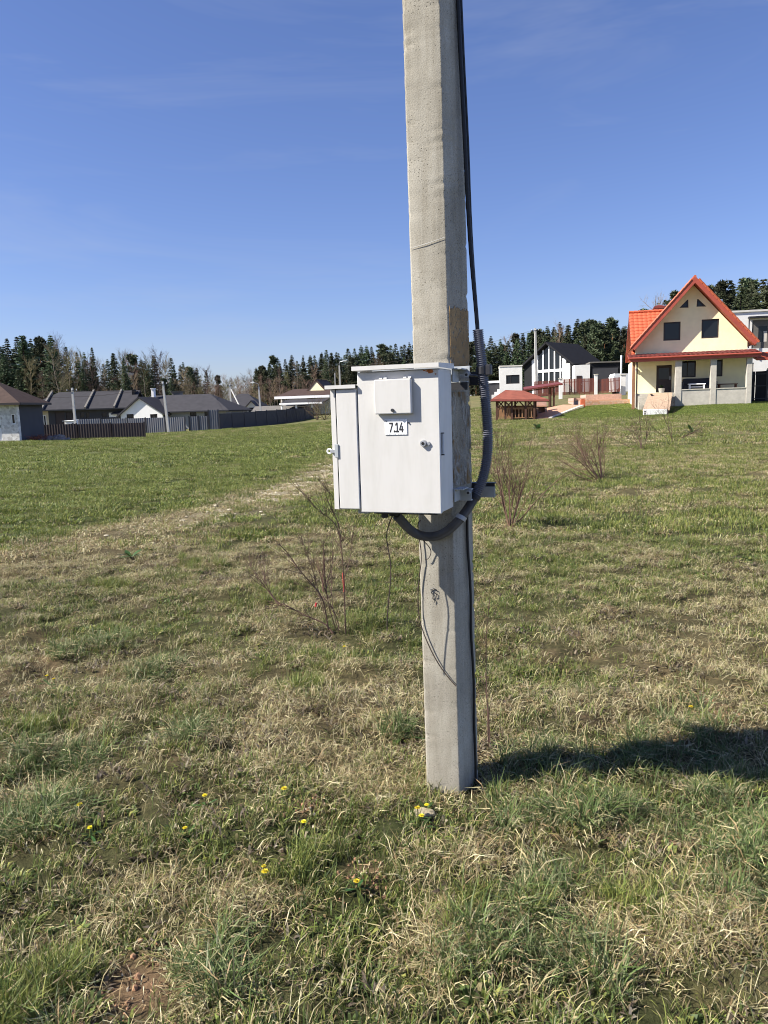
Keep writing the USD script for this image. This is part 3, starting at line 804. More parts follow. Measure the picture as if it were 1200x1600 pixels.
# rubble and brush before the low brown fence
t = thing('rubble_heap', 'low heap of grey rubble and reddish brush beside the stone house', 'heap', at(70, 690, 56.5) - [0, 0, 0.1])
rg = np.random.default_rng(31)
for i in range(26):
    c = np.array([rg.uniform(-0.2, 1.6), rg.uniform(-0.5, 0.5), 0.0]); s = rg.uniform(0.15, 0.38)
    q = trimesh.creation.icosphere(1)
    v = q.vertices * np.array([s, s, s * 0.7]) * (0.75 + 0.5 * rg.random((len(q.vertices), 1))) + c + [0, 0, s * 0.3 + 0.25 * max(0, 1 - abs(c[0] - .8))]
    obj('stone', (v, q.faces), 'rubble_grey', t)
b = MB()
for i in range(160):
    c = np.array([rg.uniform(-1.8, 0.4), rg.uniform(-0.6, 0.6), 0.0]); a = rg.uniform(0, 6.28)
    b.tube([c, c + [0.35 * math.cos(a), 0.35 * math.sin(a), rg.uniform(0.15, 0.5)], c + [0.8 * math.cos(a), 0.8 * math.sin(a), rg.uniform(0.1, 0.7)]], [0.03, 0.02, 0.008], 3)
b.build('brush', 'brush_red', t)


def panel_fence(name, label, a, bpt, h, m, post_m, step, cat='fence', ribs=0.22, group=None, post_extra=0.08, drop=0.5):
    """A fence of profiled sheet panels between posts from a to b (ground points)."""
    a, bpt = np.asarray(a, float), np.asarray(bpt, float)
    L = np.hypot(*(bpt - a)[:2]); rot = math.degrees(math.atan2(bpt[1] - a[1], bpt[0] - a[0]))
    t = thing(name, label, cat, a, rot, group)
    n = max(1, round(L / step)); dz = (bpt[2] - a[2]) / n; w = L / n
    for i in range(n):
        z0 = dz * (i + 0.5)
        xs = np.arange(i * w + 0.05, (i + 1) * w - 0.05, ribs / 2)
        xs = np.append(xs, (i + 1) * w - 0.05)
        ys = np.where(np.arange(len(xs)) % 2 == 0, 0.0, -0.035)
        k = len(xs)
        v = np.vstack([np.stack([xs, ys, np.full(k, z0 - drop)], 1), np.stack([xs, ys, np.full(k, z0 + h)], 1), np.stack([xs, ys + 0.03, np.full(k, z0 - drop)], 1), np.stack([xs, ys + 0.03, np.full(k, z0 + h)], 1)])
        f = []
        for j in range(k - 1):
            f += [(j, j + 1, k + j + 1, k + j), (2 * k + j, 3 * k + j, 3 * k + j + 1, 2 * k + j + 1), (k + j, k + j + 1, 3 * k + j + 1, 3 * k + j)]
        obj('panel', (v, np.array(f)), m, t)
    for i in range(n + 1):
        MB().box(i * w - 0.04, i * w + 0.04, -0.05, 0.06, dz * i - drop, dz * i + h + post_extra).build('post', post_m, t)
    return t


panel_fence('sheet_fence', 'low dark brown sheet-metal fence in front of the long dark-roofed row house', at(68, 687, 62), S_brown.o, 1.22, 'dark_brown_sheet', 'dark_brown_sheet', 2.5)
panel_fence('sheet_fence', 'light grey fence behind the low brown fence', at(116, 676, 74), at(200, 675, 74), 1.3, 'grey_sheet', 'dark_steel', 2.4)
panel_fence('sheet_fence', 'mid grey fence panels before the white gable house', at(198, 676, 76.5), S_panel.o, 1.42, 'grey_sheet', 'dark_sheet', 2.0)
panel_fence('sheet_fence', 'grey fence run between dark post and gate below the two grey-wall windows', S_panel.o + [0.3, 0.4, 0], at(326, 672.5, 76.5), 1.45, 'grey_sheet', 'dark_sheet', 1.2)
panel_fence('sheet_gate', 'taller grey sheet gate at the right end of the grey fence', at(327, 672.5, 76.4), at(342.5, 671.5, 76.5), 2.0, 'grey_sheet', 'dark_sheet', 1.0, 'gate')
panel_fence('sheet_fence', 'long dark sheet fence climbing the slope to the centre of the photo', S_dark.o, at(490, 655, 98), 1.5, 'dark_sheet', 'dark_sheet', 2.6)
k1, k2 = at(228, 679.5, 74.5), at(332, 676.5, 74.5)
b = MB(); b.slab([k1 + [0, -.25, .12], k2 + [0, -.25, .12], k2 + [0, .25, .12], k1 + [0, .25, .12]], 0.5)
tag(b.build('kerb', 'pale_kerb'), 'pale concrete kerb at the foot of the grey fence', kind='structure')

# row house with fire walls
S = S_row; X, Z = S.x, S.z
t = S.thing('row_house', 'long low row house with dark roof split by slanting fire walls', 'house')
ze = Z(130, 638); zr = ze + 2.0; e = 0.5
x0, x1 = X(62), X(206)
holes = [(X(88), X(103), 0.0, Z(95, 643)), (X(105), X(116), 0.2, Z(110, 644)), (X(127), X(134), Z(130, 653), Z(130, 645)), (X(136), X(142), Z(139, 653), Z(139, 645)), (X(161), X(169), Z(165, 652), Z(165, 645)), (X(172), X(185), Z(178, 652), Z(178, 645))]
wall(t, 'front_wall', 'dark_wall', X(78), x1, -0.8, ze, 0.0, 0.3, holes)
wall(t, 'end_wall_panel', 'beige_render', x0, X(78), -0.8, ze, 0.0, 0.3, [(X(66), X(74), 0.3, Z(70, 649))], label='beige end panel of the row house')
window(t, X(66), X(74), 0.3, Z(70, 649), 0.0, 'white_frame', bars=(0.5,))
for h in holes[2:5]:
    window(t, *h, 0.0)
window(t, *holes[5], 0.0, 'white_frame')
MB().box(*holes[5][:2], 0.02, 0.05, holes[5][2] + .08, holes[5][3] - .1).build('blind', 'white_frame', t)
for h in holes[:2]:
    d = MB().box(h[0] + .01, h[1] - .01, .1, .16, h[2] + .01, h[3] - .01).build('door', 'door_brown', t)
    MB().box(h[1] - .3, h[1] - .22, .04, .1, 1.0, 1.15).build('handle', 'zinc', d)
MB().box(x0, x1, 6.7, 7, -0.8, ze).build('back_wall', 'dark_wall', t)
b = MB()
b.slab([(x0 - e - 1.5, -e, ze - .1), (x1 + e, -e, ze - .1), (x1 + e, 3.5, zr), (x0 + 1.5, 3.5, zr)], .14)
b.slab([(x1 + e, 7 + e, ze - .102), (x0 - e - 1.5, 7 + e, ze - .102), (x0 + 1.5, 3.5, zr - .002), (x1 + e, 3.5, zr - .002)], .14)
b.slab([(x0 - e - 1.5, 7 + e, ze - .104), (x0 - e - 1.5, -e, ze - .104), (x0 + 1.5, 3.5, zr - .004)], .14)
rf = b.build('roof', 'dark_roof', t)
for px in (71, 138, 183):
    sl = (zr - ze + .1) / (3.5 + e)
    c = X(px)
    bb = MB(); pts = [(c, -e - .1, ze - .2), (c, 3.5, zr - .1), (c, 3.5, zr + .2), (c, -e - .1, ze + .12)]
    v = np.vstack([np.array(pts) - [.1, 0, 0], np.array(pts) + [.1, 0, 0]])
    bb.mesh(trimesh.convex.convex_hull(v)).build('fire_wall', 'firewall_grey', t)
MB().box(X(203), X(207.5), 2.4, 3.2, ze, Z(205, 608)).build('chimney', 'black_cladding', t)
MB().box(x0 - e - 1.5, x1 + e, -e - .1, -e - .004, ze - .24, ze - .08).build('gutter', 'dark_steel', rf)

t = thing('garden_shed', 'small white box shed behind the low brown fence', 'shed', at(110, 678, 72), 0)
b = MB(); b.box(-.45, .45, 0, 1.0, -.3, 1.2, .02); b.build('wall', 'white_render', t)
MB().slab([(-.5, -.06, 1.25), (.5, -.06, 1.25), (.5, 1.06, 1.30), (-.5, 1.06, 1.30)], .04).build('roof', 'white_frame', t)
MB().box(.22, .45, -.02, .0, .6, 1.0).build('window', 'glass_dark', t)

# white gable house
S = S_white; X, Z = S.x, S.z
t = S.thing('gable_house', 'white-gabled bungalow with grey hip roof behind the grey fence', 'house')
ze = Z(230, 645); zr = Z(230, 621)
x0, x1 = X(200), X(264); xm = X(230)
hw = [(X(209), X(220), Z(214, 654), Z(214, 647)), (X(245), X(256), Z(250, 654), Z(250, 647))]
p = Polygon([(x0, -.8), (x1, -.8), (x1, ze), (xm, zr - .2), (x0, ze)])
wall(t, 'gable_wall', 'bright_render', 0, 0, 0, 0, -1.6, 0.3, hw, p)
for h in hw:
    window(t, *h, -1.6, bars=(0.5,))
xe = X(353); zm = Z(330, 641)
hm = [(X(298), X(308), Z(303, 651), Z(303, 644)), (X(320), X(330), Z(325, 650), Z(325, 643))]
wall(t, 'main_wall', 'grey_render', x1 + .005, xe, -.8, zm, 0.0, .3, hm)
for h in hm:
    window(t, *h, 0.0, bars=(0.5,))
MB().box(xe - .3, xe, .304, 9, -.8, zm).build('side_wall', 'grey_render', t)
MB().box(x0, x0 + .3, -1.29, 9, -.8, ze).build('side_wall', 'white_render', t)
MB().box(x0 + .305, xe - .305, 8.7, 9, -.8, zm).build('back_wall', 'grey_render', t)
b = MB(); e = .5
zmr = zr + .25
b.slab([(xm - 4, -e, zm - .05), (xe + e, -e, zm - .05), (xe - 3.2, 4.5, zmr), (xm - 1, 4.5, zmr)], .14)
b.slab([(xe + e, -e, zm - .052), (xe + e, 9 + e, zm - .052), (xe - 3.2, 4.5, zmr - .002)], .14)
b.slab([(xe + e, 9 + e, zm - .054), (xm - 4, 9 + e, zm - .054), (xm - 1, 4.5, zmr - .004), (xe - 3.2, 4.5, zmr - .004)], .14)
k = (zr - ze) / (x1 - xm)
b.slab([(x1 + .45, -1.85, ze - .4 * k), (x1 + .45, 4.5, ze - .4 * k), (xm, 4.5, zr + .02), (xm, -1.85, zr + .02)], .13)
k = (zr - ze) / (xm - x0)
b.slab([(x0 - .45, 4.5, ze - .4 * k), (x0 - .45, -1.85, ze - .4 * k), (xm, -1.85, zr + .022), (xm, 4.5, zr + .022)], .16)
rf = b.build('roof', 'dark_roof', t)
MB().box(x1 + .5, xe + e, -e - .1, -e - .004, zm - .18, zm - .03).build('gutter', 'dark_steel', rf)
c = MB().box(X(223), X(227), 3.2, 3.8, zr - 1, Z(225, 608)).build('chimney', 'white_render', rf)
MB().box(X(222.4), X(227.6), 3.1, 3.9, Z(225, 608) + .01, Z(225, 608) + .12).build('chimney_cap', 'white_frame', c)
c = MB().box(X(246), X(259), 5.2, 6.2, zr - 1, Z(252, 613)).build('chimney', 'firewall_grey', rf)
MB().box(X(245), X(260), 5.1, 6.3, Z(252, 613) + .01, Z(252, 613) + .14).build('chimney_cap', 'dark_steel', c)

# small dark-roofed house behind the long fence
S = S_small; X, Z = S.x, S.z
t = S.thing('small_house', 'small house with dark hip roof and little white gable behind the long dark fence', 'house')
ze = Z(375, 636); zr = Z(365, 615)
x0, x1 = X(345), X(405)
MB().box(x0, x1, 0, 8, -2, ze).build('wall', 'dark_wall', t)
b = MB()
b.slab([(x0 - .5, -.5, ze), (x1 + .5, -.5, ze), (x1 - 2.2, 4, zr), (x0 + 2.2, 4, zr)], .15)
b.slab([(x1 + .5, -.5, ze - .002), (x1 + .5, 8.5, ze - .002), (x1 - 2.2, 4, zr - .002)], .15)
b.slab([(x0 - .5, 8.5, ze - .004), (x0 - .5, -.5, ze - .004), (x0 + 2.2, 4, zr - .004)], .15)
b.slab([(x1 + .5, 8.5, ze - .006), (x0 - .5, 8.5, ze - .006), (x0 + 2.2, 4, zr - .006), (x1 - 2.2, 4, zr - .006)], .15)
b.build('roof', 'dark_roof', t)
g0, g1 = X(388), X(405)
gm = (g0 + g1) / 2; zg = Z(396, 628)
hh = [(g0 + .3, g1 - .3, ze - 1.15, ze - .15)]
wall(t, 'gable', 'white_render', 0, 0, 0, 0, -1.5, .3, hh, Polygon([(g0, -2), (g1, -2), (g1, ze - .1), (gm, zg), (g0, ze - .1)]))
window(t, *hh[0], -1.5, bars=(.5,))
b = MB()
b.slab([(g1 + .3, -1.8, ze - .25), (g1 + .3, 2, ze - .25), (gm, 2, zg + .2), (gm, -1.8, zg + .2)], .12)
b.slab([(g0 - .3, 2, ze - .25), (g0 - .3, -1.8, ze - .25), (gm, -1.8, zg + .202), (gm, 2, zg + .202)], .12)
b.build('gable_roof', 'dark_roof', t)

# lean-to behind the dark fence
t = thing('lean_to', 'low grey lean-to roof just above the long dark fence', 'shed', at(433, 657, 102))
w = (472 - 396) * 102 / FPX / 2
MB().box(-w, w, 0.3, 4, -1.0, 1.15).build('wall', 'grey_sheet', t)
MB().slab([(-w - .2, 0, 1.25), (w + .2, 0, 1.25), (w + .2, 4.2, 2.0), (-w - .2, 4.2, 2.0)], .08).build('roof', 'firewall_grey', t)

# parked car behind the fence
t = thing('parked_car', 'dark estate car parked behind the fence below the strutted pole', 'car', at(367, 658, 96), 8)
b = MB()
prof = Polygon([(-2.1, .35), (2.1, .35), (2.15, .8), (1.95, .98), (1.0, 1.05), (.35, 1.52), (-1.5, 1.55), (-2.05, 1.05), (-2.15, .7)])
b.poly(prof.buffer(.04), -.85, .85); b.build('body', 'car_paint', t)
MB().poly(Polygon([(-1.85, 1.08), (.85, 1.08), (.3, 1.45), (-1.45, 1.47)]), -.87, -.86).build('side_window', 'glass_dark', t)
for sx in (-1.35, 1.35):
    for sy in (-.82, .62):
        MB().tube([(sx, sy, .34), (sx, sy + .2, .34)], .34, 14).build('wheel', 'black_rubber', t)
MB().poly(Polygon([(-2.2, .78), (-1.95, .78), (-1.95, .93), (-2.2, .93)]), -.88, -.7).build('tail_light', 'red_fascia', t)
MB().box(-1.6, .2, -.6, .6, 1.61, 1.66).build('roof_rack', 'white_frame', t)

# far house with the yellow gable
S = S_farhouse; X, Z = S.x, S.z
t = S.thing('far_house', 'brown-roofed house with pale yellow gable left of the cabinets', 'house')
ze = Z(480, 619)
x0, x1 = X(440), X(520)
hh = [(X(441.5), X(446), Z(444, 632), Z(444, 623)), (X(447), X(454), Z(450, 632), Z(450, 623))]
wall(t, 'wall', 'white_render', x0, x1, -1.5, ze, 0, .3, hh)
for h in hh:
    window(t, *h, 0, 'white_frame', bars=(.5,))
MB().box(x0, x1, 8, 8.3, -1.5, ze).build('back_wall', 'beige_render', t)
b = MB(); b.slab([(X(435), -1.2, ze), (X(520), -1.2, ze), (X(520), 3.5, Z(500, 606)), (X(446), 3.5, Z(470, 607))], .3)
b.build('lower_roof', 'brown_roof', t)
MB().box(X(435), X(520), -1.32, -1.205, ze - .32, ze + .02).build('gutter', 'white_frame', t)
gm = X(489); g0, g1 = X(471), X(507); zb, zp = Z(489, 614), Z(489, 596)
wall(t, 'gable', 'cream_render', 0, 0, 0, 0, 2.0, .3, [], Polygon([(g0, zb - 1.5), (g1, zb - 1.5), (g1, zb), (gm, zp), (g0, zb)]))
k = (zp - zb) / (g1 - gm)
b = MB()
b.slab([(g1 + 1.6, 1.95, zb - 1.6 * k), (g1 + 1.6, 7, zb - 1.6 * k), (gm, 7, zp + .3), (gm, 1.95, zp + .3)], .25)
k = (zp - zb) / (gm - g0)
b.slab([(g0 - 1.6, 7, zb - 1.6 * k), (g0 - 1.6, 1.95, zb - 1.6 * k), (gm, 1.95, zp + .302), (gm, 7, zp + .302)], .25)
b.build('roof', 'brown_roof', t)
b = MB(); b.slab([(X(456), -4.5, Z(480, 630)), (X(520), -4.5, Z(480, 630)), (X(520), -1.4, Z(480, 624)), (X(456), -1.4, Z(480, 624))], .2)
p = b.build('porch_roof', 'dark_roof', t)
MB().box(X(456), X(520), -4.6, -4.505, Z(480, 632), Z(480, 629.5)).build('gutter', 'white_frame', p)
for px in (458, 480, 504):
    MB().box(X(px) - .1, X(px) + .1, -4.3, -4.1, -1.5, Z(480, 632.5)).build('porch_post', 'white_frame', t)

# ------------------------------------------------------------------ buildings on the right
# yellow house
S = S_yellow; X, Z = S.x, S.z
t = S.thing('yellow_house', 'cream yellow house with orange tiled gable roof and open porch', 'house')
x0, x1 = X(990), X(1163)
zf = 0.80                                           # porch floor
ze, zr = 3.55, Z(1078.7, 449)
xm = X(1078.7)
half_w = X(1174) - xm
zv = Z(1174, 540)
k = (Z(1078.7, 443) - zv) / half_w
wl = (X(1034), X(1060.5), Z(1047, 533.5), Z(1047, 505.5)); wr = (X(1093), X(1119.5), Z(1106, 531), Z(1106, 502.5))
tl = Polygon([(X(1058), Z(1058, 484.5)), (X(1072), Z(1072, 484.5)), (X(1071.5), Z(1071, 472.5)), (X(1070), Z(1070, 472.5))])
tr = Polygon([(X(1084.5), Z(1085, 483.5)), (X(1099.5), Z(1099, 483.5)), (X(1087), Z(1087, 472)), (X(1085), Z(1085, 472))])
outline = Polygon([(x0, ze - .6), (x1, ze - .6), (x1, Z(1078.7, 443) - .35 - k * (x1 - xm)), (xm, Z(1078.7, 443) - .35), (x0, Z(1078.7, 443) - .35 - k * (xm - x0))])
outline = outline.difference(tl).difference(tr)
wall(t, 'gable_wall', 'cream_render', 0, 0, 0, 0, 0.0, .35, [wl, wr], outline)
window(t, *wl, 0.0, bars=(), fr=.085)
window(t, *wr, 0.0, bars=(), fr=.085)
for q in (tl, tr):
    w_ = MB().poly(q.buffer(-.005, join_style=2).difference(q.buffer(-.075, join_style=2)), .04, .14).build('window', 'window_frame', t, label='small triangular attic window')
    MB().poly(q.buffer(-.03, join_style=2), .1, .115).build('pane', 'glass_dark', w_)
dr = (X(1024), X(1048.5), zf + .05, Z(1036, 571)); w1 = (X(1060), X(1086), Z(1073, 590), Z(1073, 563)); w2 = (X(1111), X(1127), Z(1119, 589), Z(1119, 561))
wall(t, 'porch_wall', 'cream_render', x0, x1, -.3, ze - .605, 0.0, .35, [dr, w1, w2])
d = MB().box(dr[0] + .01, dr[1] - .01, .1, .17, dr[2] + .01, dr[3] - .01).build('door', 'door_brown', t)
MB().box(dr[0] + .16, dr[1] - .16, .085, .098, dr[2] + .9, dr[3] - .2).build('pane', 'glass_dark', d)
MB().box(dr[1] - .14, dr[1] - .08, .04, .1, dr[2] + .85, dr[2] + 1.1).build('handle', 'zinc', d)
window(t, *w1, 0.0, bars=(.5,), fr=.08); window(t, *w2, 0.0, fr=.08)
MB().box(x0, x0 + .35, .354, 9, -.3, ze - .3).build('side_wall', 'cream_render', t)
MB().box(x1 - .35, x1, .354, 9, -.3, ze - .3).build('side_wall', 'cream_render', t)
MB().box(x0 + .354, x1 - .354, 8.65, 9, -.3, ze - .3).build('back_wall', 'cream_render', t)
# front gable roof
zt_ = Z(1078.7, 443)
ny = -0.85
sl = math.hypot(1, k)
b = MB()
for sgn in (1, -1):
    xe_ = xm + sgn * half_w
    ed = [(xe_, ny, zt_ - k * half_w), (xe_, 4.8, zt_ - k * half_w), (xm, 4.8, zt_ + sgn * .001), (xm, ny, zt_ + sgn * .001)]
    b.slab(ed if sgn > 0 else ed[::-1], .16)
rf = b.build('gable_roof', 'orange_tile', t)
L = half_w * sl
for sgn in (1, -1):
    xe_ = xm + sgn * half_w
    if sgn > 0:
        v, f = tiled((xe_ + .01, ny, zt_ - k * half_w + .01), (0, 1, 0), (-1, 0, k), 5.6, L)
    else:
        v, f = tiled((xe_ - .01, ny + 5.6, zt_ - k * half_w + .01), (0, -1, 0), (1, 0, k), 5.6, L)
    obj('tiles', (v, f), 'orange_tile', rf)
    bb = MB()
    n_ = np.array([sgn * k, 0, 1]) / sl
    a0 = np.array([xe_, ny - .03, zt_ - k * half_w]); a1 = np.array([xm, ny - .03 - (.002 if sgn > 0 else 0), zt_])
    q = [a0 + n_ * .07, a1 + n_ * .07 * 1.0, a1 - n_ * .22, a0 - n_ * .22]
    bb.mesh(trimesh.convex.convex_hull(np.vstack([q, np.array(q) + [0, .05, 0]])))
    bb.build('barge_board', 'red_fascia', rf)
    bb = MB()
    u = np.array([-sgn, 0, k]) / sl
    for c in np.arange(0.15, L - .1, .36):
        m_ = a0 + u * c + n_ * .1
        bb.tube([m_ - u * .19 + [0, .02, 0], m_ + u * .19 + [0, .02, 0] + n_ * .02], .075, 6)
    bb.build('verge_tile', 'orange_tile', rf)
bb = MB()
for sgn in (1, -1):
    xe_ = xm + sgn * half_w
    q = [(xe_, ny + .03, zt_ - k * half_w - .17), (xe_, -.004, zt_ - k * half_w - .17), (xm, -.004, zt_ - .17 + sgn * .001), (xm, ny + .03, zt_ - .17 + sgn * .001)]
    bb.slab(q if sgn > 0 else q[::-1], .02)
bb.build('soffit', 'soffit_wood', rf)
bb = MB()
for yy in np.arange(ny + .1, 4.6, .36):
    bb.tube([(xm, yy - .02, zt_ + .1), (xm, yy + .37, zt_ + .07)], .1, 8)
bb.build('ridge_tile', 'orange_tile', rf)
# main roof behind, its slope facing the field
mx0, mx1 = X(986) - .05, X(1110)
mz0, mz1, my1 = 3.35, Z(1010, 478.5), 5.0
b = MB()
b.slab([(mx0, .2, mz0), (mx1, .2, mz0), (mx1, my1, mz1), (mx0, my1, mz1)], .15)
b.slab([(mx1, 9.6, mz0 + .2), (mx0, 9.6, mz0 + .2), (mx0, my1, mz1 - .002), (mx1, my1, mz1 - .002)], .15)
mr = b.build('main_roof', 'red_fascia', t)
ul = math.hypot(my1 - .2, mz1 - mz0)
v, f = tiled((mx0, .2, mz0 + .02), (1, 0, 0), (0, my1 - .2, mz1 - mz0), mx1 - mx0, ul, pitch=.32, course=.42)
obj('tiles', (v, f), 'orange_tile', mr)
bb = MB()
for xx in np.arange(mx0, mx1 - .3, .36):
    bb.tube([(xx, my1, mz1 + .12), (xx + .37, my1, mz1 + .09)], .1, 8)
bb.build('ridge_tile', 'orange_tile', mr)
c = MB().box(X(1030), X(1046), my1 + .3, my1 + 1.2, mz1 - 1.0, Z(1037, 471)).build('chimney', 'pink_brick', mr)
bb = MB().box(X(1028), X(1048), my1 + .2, my1 + 1.3, Z(1037, 471) + .01, Z(1037, 468))
bb.slab([(X(1028), my1 + .2, Z(1037, 467.5)), (X(1048), my1 + .2, Z(1037, 467.5)), (X(1040), my1 + .75, Z(1037, 464)), (X(1036), my1 + .75, Z(1037, 464))], .05)
bb.build('chimney_cap', 'dark_red_roof', c)
# porch roof
pz1, pz0, py0 = ze - .02, 3.04, -2.1
px0_, px1_ = X(977), X(1174)
b = MB(); b.slab([(px0_, py0, pz0 + .16), (px1_, py0, pz0 + .16), (px1_, -.01, pz1), (px0_, -.01, pz1)], .1)
pr = b.build('porch_roof', 'red_fascia', t)
v, f = tiled((px0_, py0, pz0 + .17), (1, 0, 0), (0, -.01 - py0, pz1 - pz0 - .16), px1_ - px0_, math.hypot(py0, pz1 - pz0 - .16), course=.4)
obj('tiles', (v, f), 'dark_red_roof', pr, label='darker red tiles of the porch roof')
MB().box(px0_, px1_, py0 - .05, py0 - .004, pz0 - .12, pz0 + .18).build('fascia', 'red_fascia', pr)
bb = MB().tube([(px0_, py0 - .11, pz0 + .12), (px1_, py0 - .11, pz0 + .12)], .065, 8)
bb.build('gutter', 'red_fascia', pr)
MB().box(px0_ + .02, px1_ - .02, py0 + .0, -.35, pz0 - .06, pz0 - .03).build('ceiling', 'soffit_wood', pr)
MB().box(x0 + .003, x1 - .003, -1.9, -.004, -.3, zf).build('porch_floor', 'stone_step', t)
yy = -1.75
MB().box(X(983), X(987.5), yy - .15, yy + .15, -.3, pz0 - .06).build('pillar', 'soffit_wood', t, label='slim brown corner post of the porch')
bb = MB().tube([(X(990), yy - .2, -.1), (X(990), yy - .2, pz0)], .05, 8); bb.build('downpipe', 'window_frame', t)
for pa, pb in ((1049, 1059), (1102, 1111), (1155, 1163)):
    MB().box(X(pa), X(pb), yy - .2, yy + .2, -.3, pz0 - .062, .02).build('pillar', 'pillar_grey', t)
for pa, pb in ((1059, 1102), (1111, 1155)):
    MB().box(X(pa) + .004, X(pb) - .004, yy - .16, yy + .16, -.3, Z(1100, 609) - .02).build('parapet', 'pillar_grey', t)
    MB().box(X(pa) + .006, X(pb) - .006, yy - .2, yy + .2, Z(1100, 609) - .016, Z(1100, 609) + .05).build('parapet_cap', 'stone_step', t)
for i in range(5):
    MB().box(X(992), X(1009), -1.9 - .3 * (i + 1), -1.904 - .3 * i, -.4, zf - .155 * (i + 1)).build('step', 'stone_step', t)
MB().box(X(1010), X(1012), -3.4, -1.905, -.4, zf - .05).build('step_wall', 'window_frame', t)
MB().tube([(X(1134), 3.4, 4.5), (X(1134), 3.4, Z(1134, 464))], .11, 12).build('flue_pipe', 'chrome_pipe', t)
MB().tube([(X(1131), 3.6, 4.5), (X(1131), 3.6, Z(1131, 468))], .07, 12).build('flue_pipe', 'dark_steel', t, label='dark flue pipe')
MB().box(x0 + .02, x0 + .1, -.12, -.004, 2.35, 2.62).build('wall_lamp', 'white_frame', t)

# sofa, bench and tables on the porch
O, TH = S.o, S.yaw


def yellow_at(px, y, z):
    th = math.radians(TH)
    x = X(px)
    return O + np.array([x * math.cos(th) - y * math.sin(th), x * math.sin(th) + y * math.cos(th), z])


t = thing('sofa', 'dark sofa standing on the porch behind the white bench', 'sofa', yellow_at(1088, -.75, zf + .003), TH)
MB().box(-.95, .95, -.35, .35, .12, .45, .04).build('seat', 'dark_wall', t)
MB().box(-.95, .95, .354, .6, .12, .92, .04).build('backrest', 'dark_wall', t)
for sx in (-1.16, .956):
    MB().box(sx, sx + .2, -.35, .6, .12, .68, .04).build('armrest', 'dark_wall', t)
    for sy in (-.3, .5):
        MB().box(sx + .05, sx + .13, sy, sy + .08, 0, .118).build('leg', 'door_brown', t)
t = thing('bench', 'white bench on the porch beside the door', 'bench', yellow_at(1084, -1.25, zf + .003), TH)
MB().box(-.55, .55, -.2, .2, .48, .56, .015).build('seat', 'white_frame', t)
for sx in (-.5, .4):
    for sy in (-.18, .1):
        MB().box(sx, sx + .09, sy, sy + .08, 0, .477).build('leg', 'white_frame', t)
MB().box(-.4, .4, -.03, .03, .3, .36).build('stretcher', 'white_frame', t)
t = thing('low_table', 'low dark table behind the right-hand porch parapet', 'table', yellow_at(1131, -1.0, zf + .003), TH)
MB().box(-.6, .6, -.3, .3, .42, .48, .01).build('table_top', 'dark_timber', t)
for sx in (-.55, .47):
    for sy in (-.26, .18):
        MB().box(sx, sx + .08, sy, sy + .08, 0, .417).build('leg', 'dark_timber', t)
t = thing('potted_plant', 'pot with pale stones by the porch door', 'plant', yellow_at(1030, -1.2, zf + .003), TH)
MB().mesh(trimesh.creation.revolve([(0, 0), (.16, 0), (.22, .32), (.2, .32), (.19, .28), (0, .28)], sections=16)).build('pot', 'stone_step', t)
bb = MB()
rg = np.random.default_rng(41)
for i in range(50):
    a = rg.uniform(0, 6.28); h = rg.uniform(.1, .3)
    bb.add([(0, 0, .28), (.03 * math.cos(a + 1.5), .03 * math.sin(a + 1.5), .3 + h * .5), (h * .6 * math.cos(a), h * .6 * math.sin(a), .28 + h)], [(0, 1, 2)])
bb.build('foliage', 'weed_leaf', t)

# boardwalk up to the porch
top, low = yellow_at(1027, -1.95, zf), at(1025, 640.5, 44.5)
dirv = top - low; Lr = np.linalg.norm(dirv); hor = math.degrees(math.atan2(dirv[1], dirv[0])) - 90
t = thing('boardwalk', 'pale timber boardwalk ramp rising from the lawn to the porch', 'ramp', low, hor)
hl = math.hypot(dirv[0], dirv[1]); npl = 26
for i in range(npl):
    a, c = i / npl, (i + .93) / npl
    y0_, y1_, z0_, z1_ = hl * a, hl * c, dirv[2] * a, dirv[2] * c
    MB().slab([(-.75, y0_, z0_), (.75, y0_, z0_), (.75, y1_, z1_), (-.75, y1_, z1_)], .04).build('plank', 'grey_timber', t)
for sx in (-.68, .60):
    MB().slab([(sx, 0, -.045), (sx + .08, 0, -.045), (sx + .08, hl, dirv[2] - .045), (sx, hl, dirv[2] - .045)], .14).build('beam', 'dark_timber', t)
for i, fy in enumerate((.25, .5, .75)):
    for sx in (-.6, .55):
        MB().box(sx - .05, sx + .05, hl * fy - .05, hl * fy + .05, dirv[2] * fy - 1.3, dirv[2] * fy - .19).build('leg', 'dark_timber', t)
t = thing('concrete_block', 'white concrete step block with dark holes at the foot of the boardwalk', 'block', at(1024, 651, 44.2), -15)
w = 17.5 * 44.2 / FPX
bb = MB().box(-w, w, 0, .5, -.2, .42, .02); bb.build('body', 'white_render', t)
for i in range(3):
    MB().box(-w + .04, -w + .12, -.006, -.001, .03 + .12 * i, .10 + .12 * i).build('hole', 'hole_black', t)

